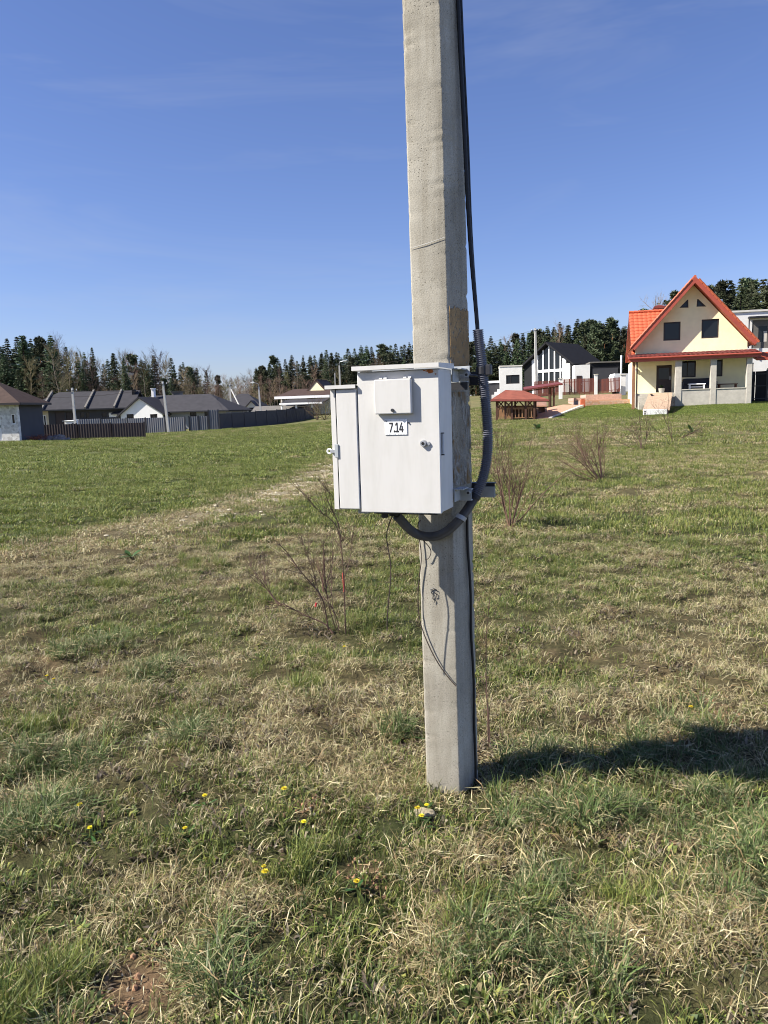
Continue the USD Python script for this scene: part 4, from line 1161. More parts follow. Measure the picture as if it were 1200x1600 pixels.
# carport roof, gate and white block right of the yellow house
S = S_gate; X, Z = S.x, S.z
t = S.thing('metal_gate', 'tall black sheet-metal gate right of the porch', 'gate')
for i, (a, c) in enumerate(((1162, 1179), (1179, 1197))):
    MB().box(X(a) + .02, X(c) - .02, 0, .04, -.1, Z(1178, 581)).build('leaf', 'black_cladding', t)
for px in (1162, 1197):
    MB().box(X(px) - .05, X(px) + .05, -.03, .07, -.3, Z(1178, 579)).build('post', 'dark_steel', t)
for zz_ in (.15, 1.0, 1.8):
    MB().box(X(1162) + .06, X(1197) - .06, -.03, -.003, zz_, zz_ + .06).build('rail', 'dark_steel', t)
panel_fence('sheet_fence', 'dark fence running off to the right of the black gate', at(1198, 627, 52), at(1290, 625, 50), 2.15, 'black_cladding', 'dark_steel', 2.0)
t = S.thing('carport', 'orange-roofed carport joining the right corner of the porch', 'carport')
b = MB(); b.slab([(X(1177), -.6, Z(1178, 562)), (X(1235), -.6, Z(1178, 562)), (X(1235), 3.0, Z(1178, 549)), (X(1177), 3.0, Z(1178, 549))], .12)
cr = b.build('roof', 'orange_tile', t)
v, f = tiled((X(1177), -.6, Z(1178, 562) + .01), (1, 0, 0), (0, 3.6, Z(1178, 549) - Z(1178, 562)), X(1235) - X(1177), 3.6)
obj('tiles', (v, f), 'orange_tile', cr)
MB().box(X(1177), X(1235), -.66, -.605, Z(1178, 565), Z(1178, 561)).build('fascia', 'red_fascia', cr)
for px, yy in ((1181, 2.6), (1231, -.3), (1231, 2.6)):
    MB().box(X(px) - .07, X(px) + .07, yy - .07, yy + .07, -.3, Z(1178, 564) + (.0 if yy < 0 else .5)).build('post', 'dark_timber', t)

S = S_block; X, Z = S.x, S.z
t = S.thing('white_house', 'white flat-roofed house with large curtained window at the right edge', 'house')
x0, x1, zt = X(1128), X(1300), Z(1165, 491)
bw = (X(1171), X(1205), Z(1185, 546), Z(1185, 503))
bw2 = (X(1168.5), X(1176), .6, Z(1172, 568))
wall(t, 'front_wall', 'white_render', x0, x1, -.5, zt, 0, .35, [bw, bw2])
window(t, *bw, 0.0, 'firewall_grey', fr=.5)
MB().box(bw[0] + .9, bw[1] - .52, .045, .06, bw[2] + .52, bw[3] - .9).build('curtain', 'curtain', t)
window(t, *bw2, 0.0, 'firewall_grey')
MB().box(x0, x0 + .35, .354, 9, -.5, zt).build('side_wall', 'white_render', t)
MB().box(x1 - .35, x1, .354, 9, -.5, zt).build('side_wall', 'white_render', t)
MB().box(x0 + .36, x1 - .36, 8.65, 9, -.5, zt).build('back_wall', 'white_render', t)
MB().box(x0 - .1, x1 + .1, -.1, 9.1, zt + .003, zt + .15).build('roof', 'pale_kerb', t)
MB().box(X(1164), X(1205), -.45, -.003, Z(1165, 501), Z(1165, 498.5)).build('canopy', 'dark_steel', t)
MB().tube([(X(1164), -.42, Z(1165, 546)), (X(1164), -.42, Z(1165, 498.6))], .05, 6).build('canopy_post', 'dark_steel', t)

# white cube house
S = S_cube; X, Z = S.x, S.z
t = S.thing('cube_house', 'small white cube-shaped house left of the black glazed house', 'house')
x0, x1, zt = X(781), X(816), Z(798, 573.5)
h = (X(791), X(812), Z(801, 600), Z(801, 586.5))
wall(t, 'front_wall', 'white_render', x0, x1, -1, zt, 0, .35, [h])
window(t, *h, 0.0, bars=(.33,), fr=.1)
MB().box(x0, x0 + .35, .354, 6, -1, zt).build('side_wall', 'white_render', t)
MB().box(x1 - .35, x1, .354, 6, -1, zt).build('side_wall', 'white_render', t)
MB().box(x0 - .06, x1 + .06, -.06, 6.06, zt + .003, zt + .14).build('roof', 'pale_kerb', t)
MB().box(X(756), x0 - .01, 1.0, 4, -1, Z(770, 598.5)).build('side_wing', 'dark_wall', t)
MB().box(X(755), x0 - .006, .9, 4.1, Z(770, 598.5) + .004, Z(770, 595)).build('wing_roof', 'white_frame', t)
for i in range(3):
    MB().box(X(768) + .35 * i, x0 - .012, -.3 - .35 * (3 - i), -.3 - .35 * (2 - i) - .004, -1, Z(775, 617) + .35 * i).build('step', 'white_render', t)

# black glazed house
S = S_modern; X, Z = S.x, S.z
t = S.thing('glazed_house', 'black modern house with glazed gable and white mullions', 'house')
x0, x1, xm = X(818), X(893), X(863)
xm = (x0 + x1) / 2
zr, ze = Z(863, 535), Z(863, 567)
L = 8.0
g0, g1 = X(830), X(884)
kk = (zr - ze) / (x1 - xm)


def zroof(x, off=.45):
    return zr - off - kk * abs(x - xm)


fl = Z(863, 579.5)
pane = Polygon([(g0, -.2), (g1, -.2), (g1, zroof(g1)), (xm, zroof(xm)), (g0, zroof(g0))])
outer = Polygon([(x0, -1.5), (x1, -1.5), (x1, zroof(x1, .1)), (xm, zr - .1), (x0, zroof(x0, .1))])
MB().poly(outer.difference(pane), 0, .35).build('gable_wall', 'black_cladding', t)
MB().poly(pane.buffer(.05).intersection(outer), .17, .19).build('glazing', 'glass_dark', t)
nb = 6
for i in range(nb + 1):
    c = g0 + (g1 - g0) * i / nb
    wdt = .09 if 0 < i < nb else .3
    c = min(max(c, g0 + wdt), g1 - wdt)
    MB().box(c - wdt, c + wdt, .04, .165, -.2, zroof(c) - .02).build('mullion', 'white_frame', t)
MB().box(g0 + .6, g1 - .6, .03, .16, fl - .18, fl + .18).build('transom', 'white_frame', t)
MB().box(g1 + .02, x1 - .25, -.12, -.004, -1.5, zroof(x1, .3)).build('corner_panel', 'white_render', t)
for xx in (x0, x1 - .3):
    MB().box(xx, xx + .3, .354, L, -1.5, ze - .1).build('side_wall', 'black_cladding', t)
b = MB()
b.slab([(x1 + .5, -.5, ze - .5 * kk), (x1 + .5, L, ze - .5 * kk), (xm, L, zr), (xm, -.5, zr)], .22)
b.slab([(x0 - .5, L, ze - .5 * kk), (x0 - .5, -.5, ze - .5 * kk), (xm, -.5, zr + .002), (xm, L, zr + .002)], .22)
b.build('roof', 'black_roof', t)
MB().poly(outer.buffer(-.01), L - .36, L - .01).build('back_wall', 'black_cladding', t)
# annex and garage beside it
S2 = Site.__new__(Site)
o2 = at(910, 612, 100)
t = thing('annex', 'white block annex with black garage beside the glazed house', 'annex', o2, -8)
s2 = 100 / FPX * 1.02
MB().box(-12 * s2, 11 * s2, 0, 4, -1, 40 * s2).build('wall', 'white_render', t)
d = MB().box(-9 * s2, -1 * s2, -.05, -.003, -.2, 24 * s2).build('door', 'door_brown', t)
MB().box(-2.2 * s2, -1.6 * s2, -.1, -.052, 10 * s2, 12 * s2).build('handle', 'zinc', d)
MB().box(11.05 * s2, 56 * s2, .2, 6, -1, 42 * s2).build('garage', 'black_cladding', t)
MB().box(11 * s2, 57 * s2, .0, 6.2, 42 * s2 + .004, 44 * s2).build('garage_roof', 'firewall_grey', t)
MB().box(15 * s2, 52 * s2, .12, .197, -.2, 34 * s2).build('garage_door', 'dark_wall', t)
MB().tube([(56.3 * s2, -.1, -1), (56.3 * s2, -.1, 52 * s2)], .12, 8).build('downpipe', 'white_frame', t)


# brown picket fence
def picket_fence(label, a, bpt, h, posts):
    a, bpt = np.asarray(a, float), np.asarray(bpt, float)
    L = np.hypot(*(bpt - a)[:2]); rot = math.degrees(math.atan2(bpt[1] - a[1], bpt[0] - a[0])); dz = (bpt[2] - a[2])
    t = thing('picket_fence', label, 'fence', a, rot)
    n = int(L / .125)
    for i in range(n):
        x = (i + .5) * L / n; z = dz * x / L
        MB().box(x - .05, x + .05, -.01, .01, z + .05, z + h).build('picket', 'brown_picket', t)
    for zz in (.3, h - .3):
        MB().slab([(0, .012, zz), (L, .012, zz + dz), (L, .05, zz + dz), (0, .05, zz)], .05).build('rail', 'dark_red_roof', t)
    return t


def fence_post(label, p, w, h, rot=-8):
    t = thing('fence_pillar', label, 'pillar', p, rot)
    MB().box(-w / 2, w / 2, -w / 2, w / 2, -.6, h, .01).build('shaft', 'white_render', t)
    MB().box(-w / 2 - .06, w / 2 + .06, -w / 2 - .06, w / 2 + .06, h + .003, h + .1, .02).build('cap', 'stone_step', t)


fh = 25 * 80 / FPX
picket_fence('brown picket fence, left run ending behind the dark red pergola', at(834, 620, 81), at(873, 618.5, 80.6), fh * .95, 0)
picket_fence('brown picket fence, middle run before the black glazed house', at(879, 618, 80.4), at(928, 616.5, 80), fh, 0)
picket_fence('brown picket fence, right run between slim and broad white pillars', at(934, 616, 80), at(969, 612.5, 79.4), fh * .9, 0)
for lab, px, py, w, h in (('white fence pillar at the left end of the middle picket run', 876, 619, .34, 1.75), ('slim pale fence pillar between the two right picket runs', 931, 617, .3, 2.05), ('broad white fence pillar nearest the yellow house', 973, 616, .5, 1.95)):
    fence_post(lab, at(px, py, 80), w, h)
t = thing('white_van', 'white van roof showing above the picket fence by the yellow house', 'van', at(978, 616, 86), 0)
prof = Polygon([(-1.6, .35), (2.1, .35), (2.15, 1.2), (1.7, 1.45), (1.1, 2.2), (-1.5, 2.25), (-1.65, 1.9)])
MB().poly(prof.buffer(.05), -.9, .9).build('body', 'white_frame', t)
MB().poly(Polygon([(.4, 1.5), (1.5, 1.5), (1.05, 2.05), (.4, 2.05)]), -.97, -.955).build('window', 'glass_dark', t)
for sx in (-1.0, 1.4):
    for sy in (-.93, .7):
        MB().tube([(sx, sy, .34), (sx, sy + .22, .34)], .34, 14).build('wheel', 'black_rubber', t)

# raised terrace of pinkish brick with a step
S = S_terrace; X, Z = S.x, S.z
t = S.thing('terrace', 'raised terrace faced with pinkish brick left of the yellow house', 'terrace')
MB().box(X(906), X(988), .0, 9, -1.2, Z(945, 626)).build('base', 'pink_brick', t)
b = MB()
hb = Z(945, 626); nb_ = 22
wb = (X(988) - X(906)) / nb_
rg = np.random.default_rng(51)
for row in range(3):
    for i in range(nb_):
        zz = hb - .12 - row * .13
        xx = X(906) + (i + (.5 if row % 2 else 0)) * wb
        MB().box(xx + .01, min(xx + wb - .01, X(988)), -.03 - .01 * rg.random(), -.002, zz, zz + .115).build('brick', 'pink_brick' if rg.random() < .7 else 'orange_paving', t)
MB().box(X(906), X(988), .01, 9, hb + .003, hb + .06).build('paving', 'orange_paving', t)
MB().box(X(928), X(988), 5.0, 9, hb + .065, hb + .55).build('upper_step', 'pink_brick', t)
MB().box(X(906), X(928), 4.0, 9, hb + .064, hb + .3).build('lower_step', 'pink_brick', t)
t = thing('planter', 'orange-red planter box at the left end of the terrace', 'planter', at(911, 635.5, 58.5), -8)
w = 3.4 * 58.5 / FPX
bb = MB().box(-w, w, 0, .35, -.3, .55, .02); bb.build('box', 'orange_tile', t)
MB().box(-w + .05, w - .05, .05, .3, .551, .6).build('soil', 'brush_red', t)

# pergola with dark red roof, paving and barbecue
S = S_pergola; X, Z = S.x, S.z
t = S.thing('pergola', 'open shelter with dark red sloping roof behind the gazebo', 'pergola')
b = MB(); b.slab([(X(818), -.8, Z(818, 609)), (X(878), -.8, Z(878, 600)), (X(876), 2.6, Z(876, 596)), (X(818), 2.6, Z(818, 604))], .12)
b.build('roof', 'dark_red_roof', t)
for px, yy in ((858, -.5), (865, -.4), (826, 2.2), (862, 2.2)):
    MB().box(X(px) - .08, X(px) + .08, yy - .08, yy + .08, -.4, Z(px, 606) - (.12 if px < 850 else 0)).build('post', 'dark_timber', t)
b = MB(); b.slab([(X(820), -.55, Z(820, 611)), (X(872), -.55, Z(872, 603.5)), (X(872), -.45, Z(872, 603.5)), (X(820), -.45, Z(820, 611))], .1)
b.build('beam', 'dark_timber', t)
t = thing('barbecue', 'brick barbecue with dark firebox beside the gazebo', 'barbecue', at(846, 646, 56.5), -10)
s_ = 56.5 / FPX
MB().box(-8 * s_, 8 * s_, .3, .9, -.3, 22 * s_).build('back', 'pink_brick', t)
for a, c in ((-8, -5), (5, 8)):
    MB().box(a * s_, c * s_, -.3, .296, -.3, 10 * s_).build('side', 'pink_brick', t)
MB().box(-8.4 * s_, 8.4 * s_, -.34, .296, 10 * s_ + .004, 12 * s_).build('counter', 'orange_paving', t)
MB().box(-4.9 * s_, 4.9 * s_, -.1, .29, -.3, 1.5 * s_).build('hearth', 'rubble_grey', t)
pv = [at(838, 655, 52.5), at(858, 654, 52.5), at(908, 634, 58.8), at(880, 633.5, 60), at(842, 641, 60)]
pv = np.array(pv) + [0, 0, .06]
b = MB(); b.slab(pv, .3)
tag(b.build('path', 'orange_paving'), 'orange paved path from the gazebo to the terrace', kind='structure')
ke = np.array([at(857, 654.5, 52.2), at(908, 634.5, 58.6)]) + [0, 0, .1]
b = MB(); b.slab([ke[0], ke[0] + [.22, -.03, 0], ke[1] + [.22, -.03, 0], ke[1]], .4)
tag(b.build('kerb', 'pale_kerb'), 'pale kerb between lawn and orange path', kind='structure')

# gazebo
S = S_gazebo; X, Z = S.x, S.z
t = S.thing('gazebo', 'low timber gazebo with orange-red sloping roof', 'gazebo')
zl, zh = Z(812, 624), Z(812, 609)
hw_, hd = (X(856) - X(766)) / 2 * .95, 1.6
apx = X(800)
c4 = [(X(768), -hd + 1.6 - 1.8, zl + .02), (X(856), -1.5, zl - .1), (X(852), 2.2, zl + .0), (X(772), 2.2, zl + .05)]
r0_, r1_ = (X(790), .3, zh), (X(818), .3, zh - .08)
bb = MB()
bb.slab([c4[0], c4[1], r1_, r0_], .08)
bb.slab([c4[1], c4[2], r1_], .08)
bb.slab([c4[2], c4[3], r0_, r1_], .08)
bb.slab([c4[3], c4[0], r0_], .08)
gr = bb.build('roof', 'gazebo_tile', t)
bb = MB()
for i in range(4):
    a, c = np.array(c4[i]), np.array(c4[(i + 1) % 4])
    bb.tube([a - [0, 0, .09], c - [0, 0, .09]], .06, 4)
bb.build('fascia', 'dark_red_roof', gr)
for px, yy in ((777, -1.3), (790, -1.35), (800, -1.4), (821, -1.42), (834, -1.4), (838, 1.9), (777, 1.9), (805, 1.9)):
    MB().box(X(px) - .07, X(px) + .07, yy - .07, yy + .07, -.3, zl - .1).build('post', 'dark_timber', t)
for a, c in ((777, 790), (790, 800), (800, 821), (821, 834)):
    MB().box(X(a) + .08, X(c) - .08, -1.42, -1.35, .1, .16).build('rail', 'timber', t)
    MB().box(X(a) + .08, X(c) - .08, -1.42, -1.35, .75, .82).build('rail', 'timber', t)
    n_ = max(3, int((X(c) - X(a)) / .22))
    for i in range(1, n_):
        xx = X(a) + (X(c) - X(a)) * i / n_
        MB().box(xx - .035, xx + .035, -1.41, -1.36, .163, .747).build('baluster', 'timber', t)
    bb = MB()
    bb.tube([(X(a) + .07, -1.38, zl - .55), (X(a) + .45, -1.38, zl - .14)], .04, 4).tube([(X(c) - .07, -1.38, zl - .55), (X(c) - .45, -1.38, zl - .14)], .04, 4)
    bb.build('brace', 'dark_timber', t)
MB().box(X(777), X(838), 1.86, 1.92, .05, .95).build('back_panel', 'timber', t)
MB().box(X(785), X(830), .2, .9, .68, .75).build('table', 'timber', t)
MB().box(X(800), X(815), .4, .7, -.2, .678).build('table_leg', 'dark_timber', t)

# ------------------------------------------------------------------ poles, lamps and wires
def far_pole(label, pxt, pyt, pxb, pyb, D, w=.17, lamp=False, strut=None, cat='pole', name='utility_pole', arm=True):
    b_ = at(pxb, pyb, D)
    t_ = at(pxt, pyt, D)
    v = t_ - b_
    t = thing(name, label, cat, b_)
    q = []
    for c, hw in ((np.array([0, 0, -.6]), w * .62), (v, w * .42)):
        q += [c + [sx * hw, sy * hw, 0] for sx in (-1, 1) for sy in (-1, 1)]
    MB().mesh(trimesh.convex.convex_hull(np.array(q))).build('shaft', 'pole_light', t)
    if arm and not lamp:
        MB().box(v[0] - .45, v[0] + .45, v[1] - .13, v[1] - .1, v[2] - .28, v[2] - .22).build('cross_arm', 'dark_steel', t)
        for sx in (-.4, 0, .4):
            MB().tube([(v[0] + sx, v[1] - .115, v[2] - .218), (v[0] + sx, v[1] - .115, v[2] - .1)], [.03, .02], 8).build('insulator', 'white_frame', t)
    if lamp:
        MB().tube([v, v + [0, 0, .25], v + [.12 * lamp, -.1, .42], v + [.5 * lamp, -.25, .5]], .035, 6).build('lamp_arm', 'zinc', t)
        MB().box(min(.45 * lamp, .95 * lamp) + v[0], max(.45 * lamp, .95 * lamp) + v[0], v[1] - .42, v[1] - .16, v[2] + .46, v[2] + .55, .02).build('lamp_head', 'white_frame', t)
    if strut:
        s0, s1 = at(*strut[0], D) - b_, at(*strut[1], D - 2) - b_
        MB().tube([s0, s1], w * .45, 6).build('strut', 'pole_light', t)
    return t_


A1 = far_pole('leaning grey concrete pole before the dark row house', 112.5, 606, 119, 674, 66)
A2 = far_pole('leaning pale concrete pole in front of the white gable house', 254, 596, 264.5, 680, 73, w=.2)
A3 = far_pole('distant pole with a slanting strut right of the grey hip roof', 359, 600, 362, 650, 108, w=.22, strut=((361, 608), (377, 640)))
A4 = far_pole('street lamp between the small dark house and the far house', 404, 604, 408, 650, 100, w=.2, lamp=-1, name='street_lamp', cat='lamp')
A5 = far_pole('street lamp rising above the roof of the narrow cabinet', 530, 571, 533, 640, 95, w=.2, lamp=1, name='street_lamp', cat='lamp')
A6 = far_pole('thin grey post just left of the taller street lamp', 523, 583, 525, 640, 118, w=.16, arm=False)
A7 = far_pole('tall pale concrete pole left of the black glazed house', 836, 513, 839, 615, 88, w=.26)


def wire(label, a, c, sag, r=.012, m='wire_brown', group='overhead wires'):
    a, c = np.asarray(a, float), np.asarray(c, float)
    s = np.linspace(0, 1, 13)
    p = a + (c - a) * s[:, None] - np.array([0, 0, 1.0]) * (4 * sag * s * (1 - s))[:, None]
    g = MB().tube(p - a, r, 4).build('overhead_wire', m)
    UsdGeom.Xformable(UsdGeom.Mesh(g)).AddTranslateOp().Set(Gf.Vec3d(*a.tolist()))
    tag(g, label, 'wire', group)


dn = np.array([0, 0, -.12])
wire('wire sagging from the left edge to the row-house pole', at(-60, 608, 60), A1 + dn, .25)
wire('wire sagging between the row-house pole and the gable-house pole', A1 + dn, A2 + dn, .5)
wire('wire running from the gable-house pole to the strutted pole', A2 + dn, A3 + dn, .3)
wire('wire rising from the strutted pole to the tall street lamp', A3 + dn, A5 + dn, .6)
wire('wire from the tall street lamp across behind the cabinets to the tall right pole', A5 + dn, A7 + dn, .8)
wire('lower wire from the left edge to the gable-house pole', at(-60, 612, 60), A2 + dn * 4, .7)

# ------------------------------------------------------------------ the pole with its cabinets
PC, PR = np.array([0.207, 2.877, 0.0]), -20.8
LEAN = -0.0083                                   # towards the left, metres per metre


def pole_section(z):
    c = LEAN * z
    return [(c - .070, 0.0), (c + .070, 0.0), (c + .113, .14), (c - .113, .14)]


t = thing('concrete_pole', 'weathered square concrete power pole carrying the white meter cabinets', 'pole', PC, PR)
zs = np.concatenate([np.linspace(-.5, 3.4, 300), np.linspace(3.6, 8.6, 20)])
ring = []
ch = .006
for z in zs:
    q = np.array(pole_section(z)); o = []
    for i in range(4):
        a, c, e_ = q[i - 1], q[i], q[(i + 1) % 4]
        u1, u2 = (a - c) / np.linalg.norm(a - c), (e_ - c) / np.linalg.norm(e_ - c)
        o += [c + u1 * ch, c + u2 * ch]
    o = np.array(o)
    ring.append([o[0], o[1], o[1] * .67 + o[2] * .33, o[1] * .33 + o[2] * .67, o[2], o[3], (o[3] + o[4]) / 2, o[4], o[5], o[6], o[7], (o[7] + o[0]) / 2])
ring = np.array(ring)
nz, nr = ring.shape[:2]
v = np.concatenate([ring, np.repeat(zs[:, None, None], nr, 1)], 2)
cen = v[:, :, :2].mean(1, keepdims=True)
wob = (meshkit.fbm(v * np.array([22, 22, 14.0]), 3, 61) - .5) * .0018
edge = np.zeros(nr); edge[[0, 1, 4, 5, 7, 8, 9, 10]] = 1
chip = np.clip(meshkit.fbm(v * np.array([9, 9, 48.0]), 3, 67) - .60, 0, 1) * .04 * edge[None, :]
dirs = v[:, :, :2] - cen; dirs /= np.linalg.norm(dirs, axis=2, keepdims=True)
v[:, :, :2] += dirs * (wob - chip)[..., None]
i, j = np.meshgrid(np.arange(nz - 1), np.arange(nr), indexing='ij')
f = np.stack([i * nr + j, i * nr + (j + 1) % nr, (i + 1) * nr + (j + 1) % nr, (i + 1) * nr + j], -1).reshape(-1, 4)
v = v.reshape(-1, 3)
f3 = np.vstack([f[:, [0, 1, 2]], f[:, [0, 2, 3]]])
capc = [((nz - 1) * nr, (nz - 1) * nr + k_, (nz - 1) * nr + k_ + 1) for k_ in range(1, nr - 1)]
shaft = obj('shaft', (v, np.vstack([f3, capc])), 'pole_concrete', t, smooth=35)


def side_patch(z0, z1, u0, u1, off, ragged=0.0, seed=0, n=26):
    """A thin coat on the pole's right side between two heights; u runs from the front edge to the back."""
    r = np.random.default_rng(seed)
    nrm = np.array([.956, -.293])

    def pt(z, u):
        a, c = np.array(pole_section(z)[1]), np.array(pole_section(z)[2])
        p = a + (c - a) * u + nrm * off
        return np.array([p[0], p[1], z])
    lo = [pt(z0 + ragged * r.normal(), u) for u in np.linspace(u0, u1, n)]
    hi = [pt(z1 + ragged * r.normal(), u) for u in np.linspace(u0, u1, n)]
    b = MB(); f = []
    V = np.array(lo + hi + [p - [nrm[0] * off * .9, nrm[1] * off * .9, 0] for p in lo + hi])
    for q in range(n - 1):
        f += [(q, q + 1, n + q + 1, n + q)]
        f += [(q, 2 * n + q, 2 * n + q + 1, q + 1), (n + q, n + q + 1, 3 * n + q + 1, 3 * n + q)]
    f += [(0, n, 3 * n, 2 * n), (n - 1, 3 * n - 1, 4 * n - 1, 2 * n - 1)]
    b.add(V, f)
    return b.get()


obj('paint_band', side_patch(1.70, 1.912, .05, .96, .0026, .007, 71), 'ochre_paint', shaft, 'faded ochre paint band on the shaded side')
obj('lichen_patch', side_patch(1.25, 1.605, .05, .95, .0026, .0, 72), 'lichen_stain', shaft, 'peeling brown and grey coating on the shaded side')
# a chipped mark on the front, and the pale scratch across it
b = MB()
mk = [(-.034, .842), (-.018, .848), (-.006, .843), (-.002, .835)], [(-.024, .846), (-.027, .83), (-.022, .824)], [(-.016, .834), (-.006, .826), (-.006, .815), (-.016, .812)], [(-.02, .822), (-.022, .808), (-.014, .80), (-.018, .79)]
rg = np.random.default_rng(73)
for st in mk:
    p = [(x - .004, -.0015 - .003, z) for x, z in st]
    b.tube(p, [.0014, .0022, .0018, .001][:len(p)], 4)
b.build('chipped_mark', 'dark_steel', shaft, 'dark chipped mark on the sunlit front face')
b = MB(); b.tube([(-.085, -.004, 2.135), (-.03, -.0045, 2.143), (.048, -.004, 2.16)], [.0006, .0012, .0008], 4)
b.build('scratch', 'pole_light', shaft, 'pale scratch across the front face')

# main cabinet: stands off the pole on short arms
CAB_AT, CAB_S = PC + np.array([-0.0057, -0.0785, 0.0423]), 0.9727
CX0, CX1, CZ0, CZ1, CY0, CY1 = -.235, .0735, 1.172, 1.688, -.2, -.034
t = thing('meter_cabinet', 'larger white steel meter cabinet numbered 7.14 mounted on the concrete pole', 'cabinet', CAB_AT, PR, scale=CAB_S)
body = MB().box(CX0 + .004, CX1 - .002, CY0 + .017, CY1, CZ0 + .003, CZ1 - .004, .002).build('body', 'cabinet_paint', t)
door = MB().box(CX0, CX1, CY0, CY0 + .014, CZ0, CZ1 - .008, .0025).build('door', 'cabinet_paint', t)
# lid: sheet with a turned-down front edge
b = MB()
b.slab([(CX0 - .012, CY0 - .02, CZ1 + .014), (CX1 + .006, CY0 - .02, CZ1 + .014), (CX1 + .006, CY1 + .012, CZ1 + .018), (CX0 - .012, CY1 + .012, CZ1 + .018)], .003)
b.box(CX0 - .012, CX1 + .006, CY0 - .0215, CY0 - .0185, CZ1 - .001, CZ1 + .0138)
b.box(CX1 + .0035, CX1 + .0062, CY0 - .018, CY1 + .012, CZ1 - .001, CZ1 + .0135)
b.box(CX0 - .0122, CX0 - .0095, CY0 - .018, CY1 + .012, CZ1 - .001, CZ1 + .0135)
b.build('lid', 'cabinet_paint', t)
# meter hatch
hx0, hx1, hz0, hz1 = -.162, -.0235, 1.53, 1.652
hatch = MB().box(hx0, hx1, CY0 - .021, CY0 - .002, hz0, hz1, .003).build('meter_hatch', 'cabinet_paint', t)
for px in (-.147, -.13, -.056, -.038):
    MB().tube([(px, CY0 - .004, hz1 + .004), (px + .012, CY0 - .004, hz1 + .004)], .0032, 8).build('hatch_hinge', 'zinc', hatch)
b = MB().tube([(-.093, CY0 - .0265, hz0 + .013), (-.093, CY0 - .0212, hz0 + .013)], .0058, 14); b.build('hatch_lock', 'dark_steel', hatch)
# number plate
px0p, px1p, pz0p, pz1p = -.131, -.047, 1.455, 1.511
pl = MB().box(px0p, px1p, CY0 - .0028, CY0 - .0006, pz0p, pz1p, .0005).build('number_plate', 'plate_white', t)
for ci, (chr_, xoff) in enumerate((('7', 0.0), ('.', .0165), ('1', .0225), ('4', .0375))):
    tm = meshkit.text_mesh(chr_, .033, .0008, bold=True)
    v = np.array(tm.vertices); v[:, 0] -= v[:, 0].min()
    v[:, 0] *= .62
    v = np.stack([v[:, 0] + px0p + .0165 + xoff, -v[:, 2] + CY0 - .0029, v[:, 1] + pz0p + .0105], 1)
    obj('digit' if chr_ != '.' else 'decimal_point', (v, tm.faces), 'print_black', pl)
b = MB()
rg = np.random.default_rng(74)
for xx in np.linspace(px0p + .004, px1p - .004, 14):
    for zz in (pz0p + .003, pz1p - .003):
        if rg.random() < .75:
            b.box(xx - .0014, xx + .0014, CY0 - .0034, CY0 - .0029, zz - .0006, zz + .0006)
b.build('plate_border', 'rail_grey', pl)
b = MB().tube([(px0p + .005, CY0 - .0045, pz1p - .006), (px0p + .005, CY0 - .0029, pz1p - .006)], .0024, 8); b.build('screw', 'dark_steel', pl)
b = MB().tube([(px1p + .006, CY0 - .004, 1.497), (px1p + .006, CY0 - .0006, 1.497)], .0028, 8); b.build('screw', 'dark_steel', t)
# door lock, hinge, rust
lk = MB().tube([(.013, CY0 - .011, 1.4235), (.013, CY0 - .0005, 1.4235)], [.0105, .0125], 20).build('door_lock', 'zinc', t)
MB().tube([(.013, CY0 - .0122, 1.4235), (.013, CY0 - .0113, 1.4235)], .0055, 14).build('keyhole', 'hole_black', lk)
MB().tube([(.031, CY0 - .006, 1.422), (.031, CY0 - .0005, 1.422)], [.006, .008], 12).build('lock_ring', 'zinc', lk)
hg = MB().tube([(CX1 + .004, CY0 + .017, 1.385), (CX1 + .004, CY0 + .017, 1.455)], .0048, 10).build('hinge', 'rail_grey', t)
for zz in (1.38, 1.456):
    MB().tube([(CX1 + .004, CY0 + .017, zz), (CX1 + .004, CY0 + .017, zz + .004)], .0062, 10).build('hinge_knuckle', 'dark_steel', hg)
def blot(cx, cz, rx, rz, seed, y):
    r = np.random.default_rng(seed); n = 20
    a = np.linspace(0, 2 * np.pi, n, endpoint=False); rad = r.uniform(.45, 1.0, n)
    p = Polygon(np.stack([cx + rx * rad * np.cos(a), cz + rz * rad * np.sin(a)], 1)).buffer(0)
    b = MB()
    for q in getattr(p, 'geoms', [p]):
        b.poly(q, y - .0008, y - .0002)
    return b
blot(.041, 1.674, .020, .007, 75, CY0).build('rust_stain', 'rust', t)
blot(.020, 1.677, .006, .003, 76, CY0).build('rust_stain', 'rust', t)
blot(.062, 1.664, .004, .003, 77, CY0).build('rust_stain', 'rust', t)
for zz in (1.2, 1.22):
    pass
MB().box(CX0 + .03, CX1 - .03, CY0 + .05, CY1 - .03, CZ0 - .012, CZ0 + .001).build('gland_plate', 'dark_steel', t)
for px, py in ((-.154, -.063), (-.172, -.12)):
    MB().tube([(px, py, CZ0 - .03), (px, py, CZ0 - .0125)], .022 if px > -.16 else .014, 14).build('cable_gland', 'black_rubber', t)

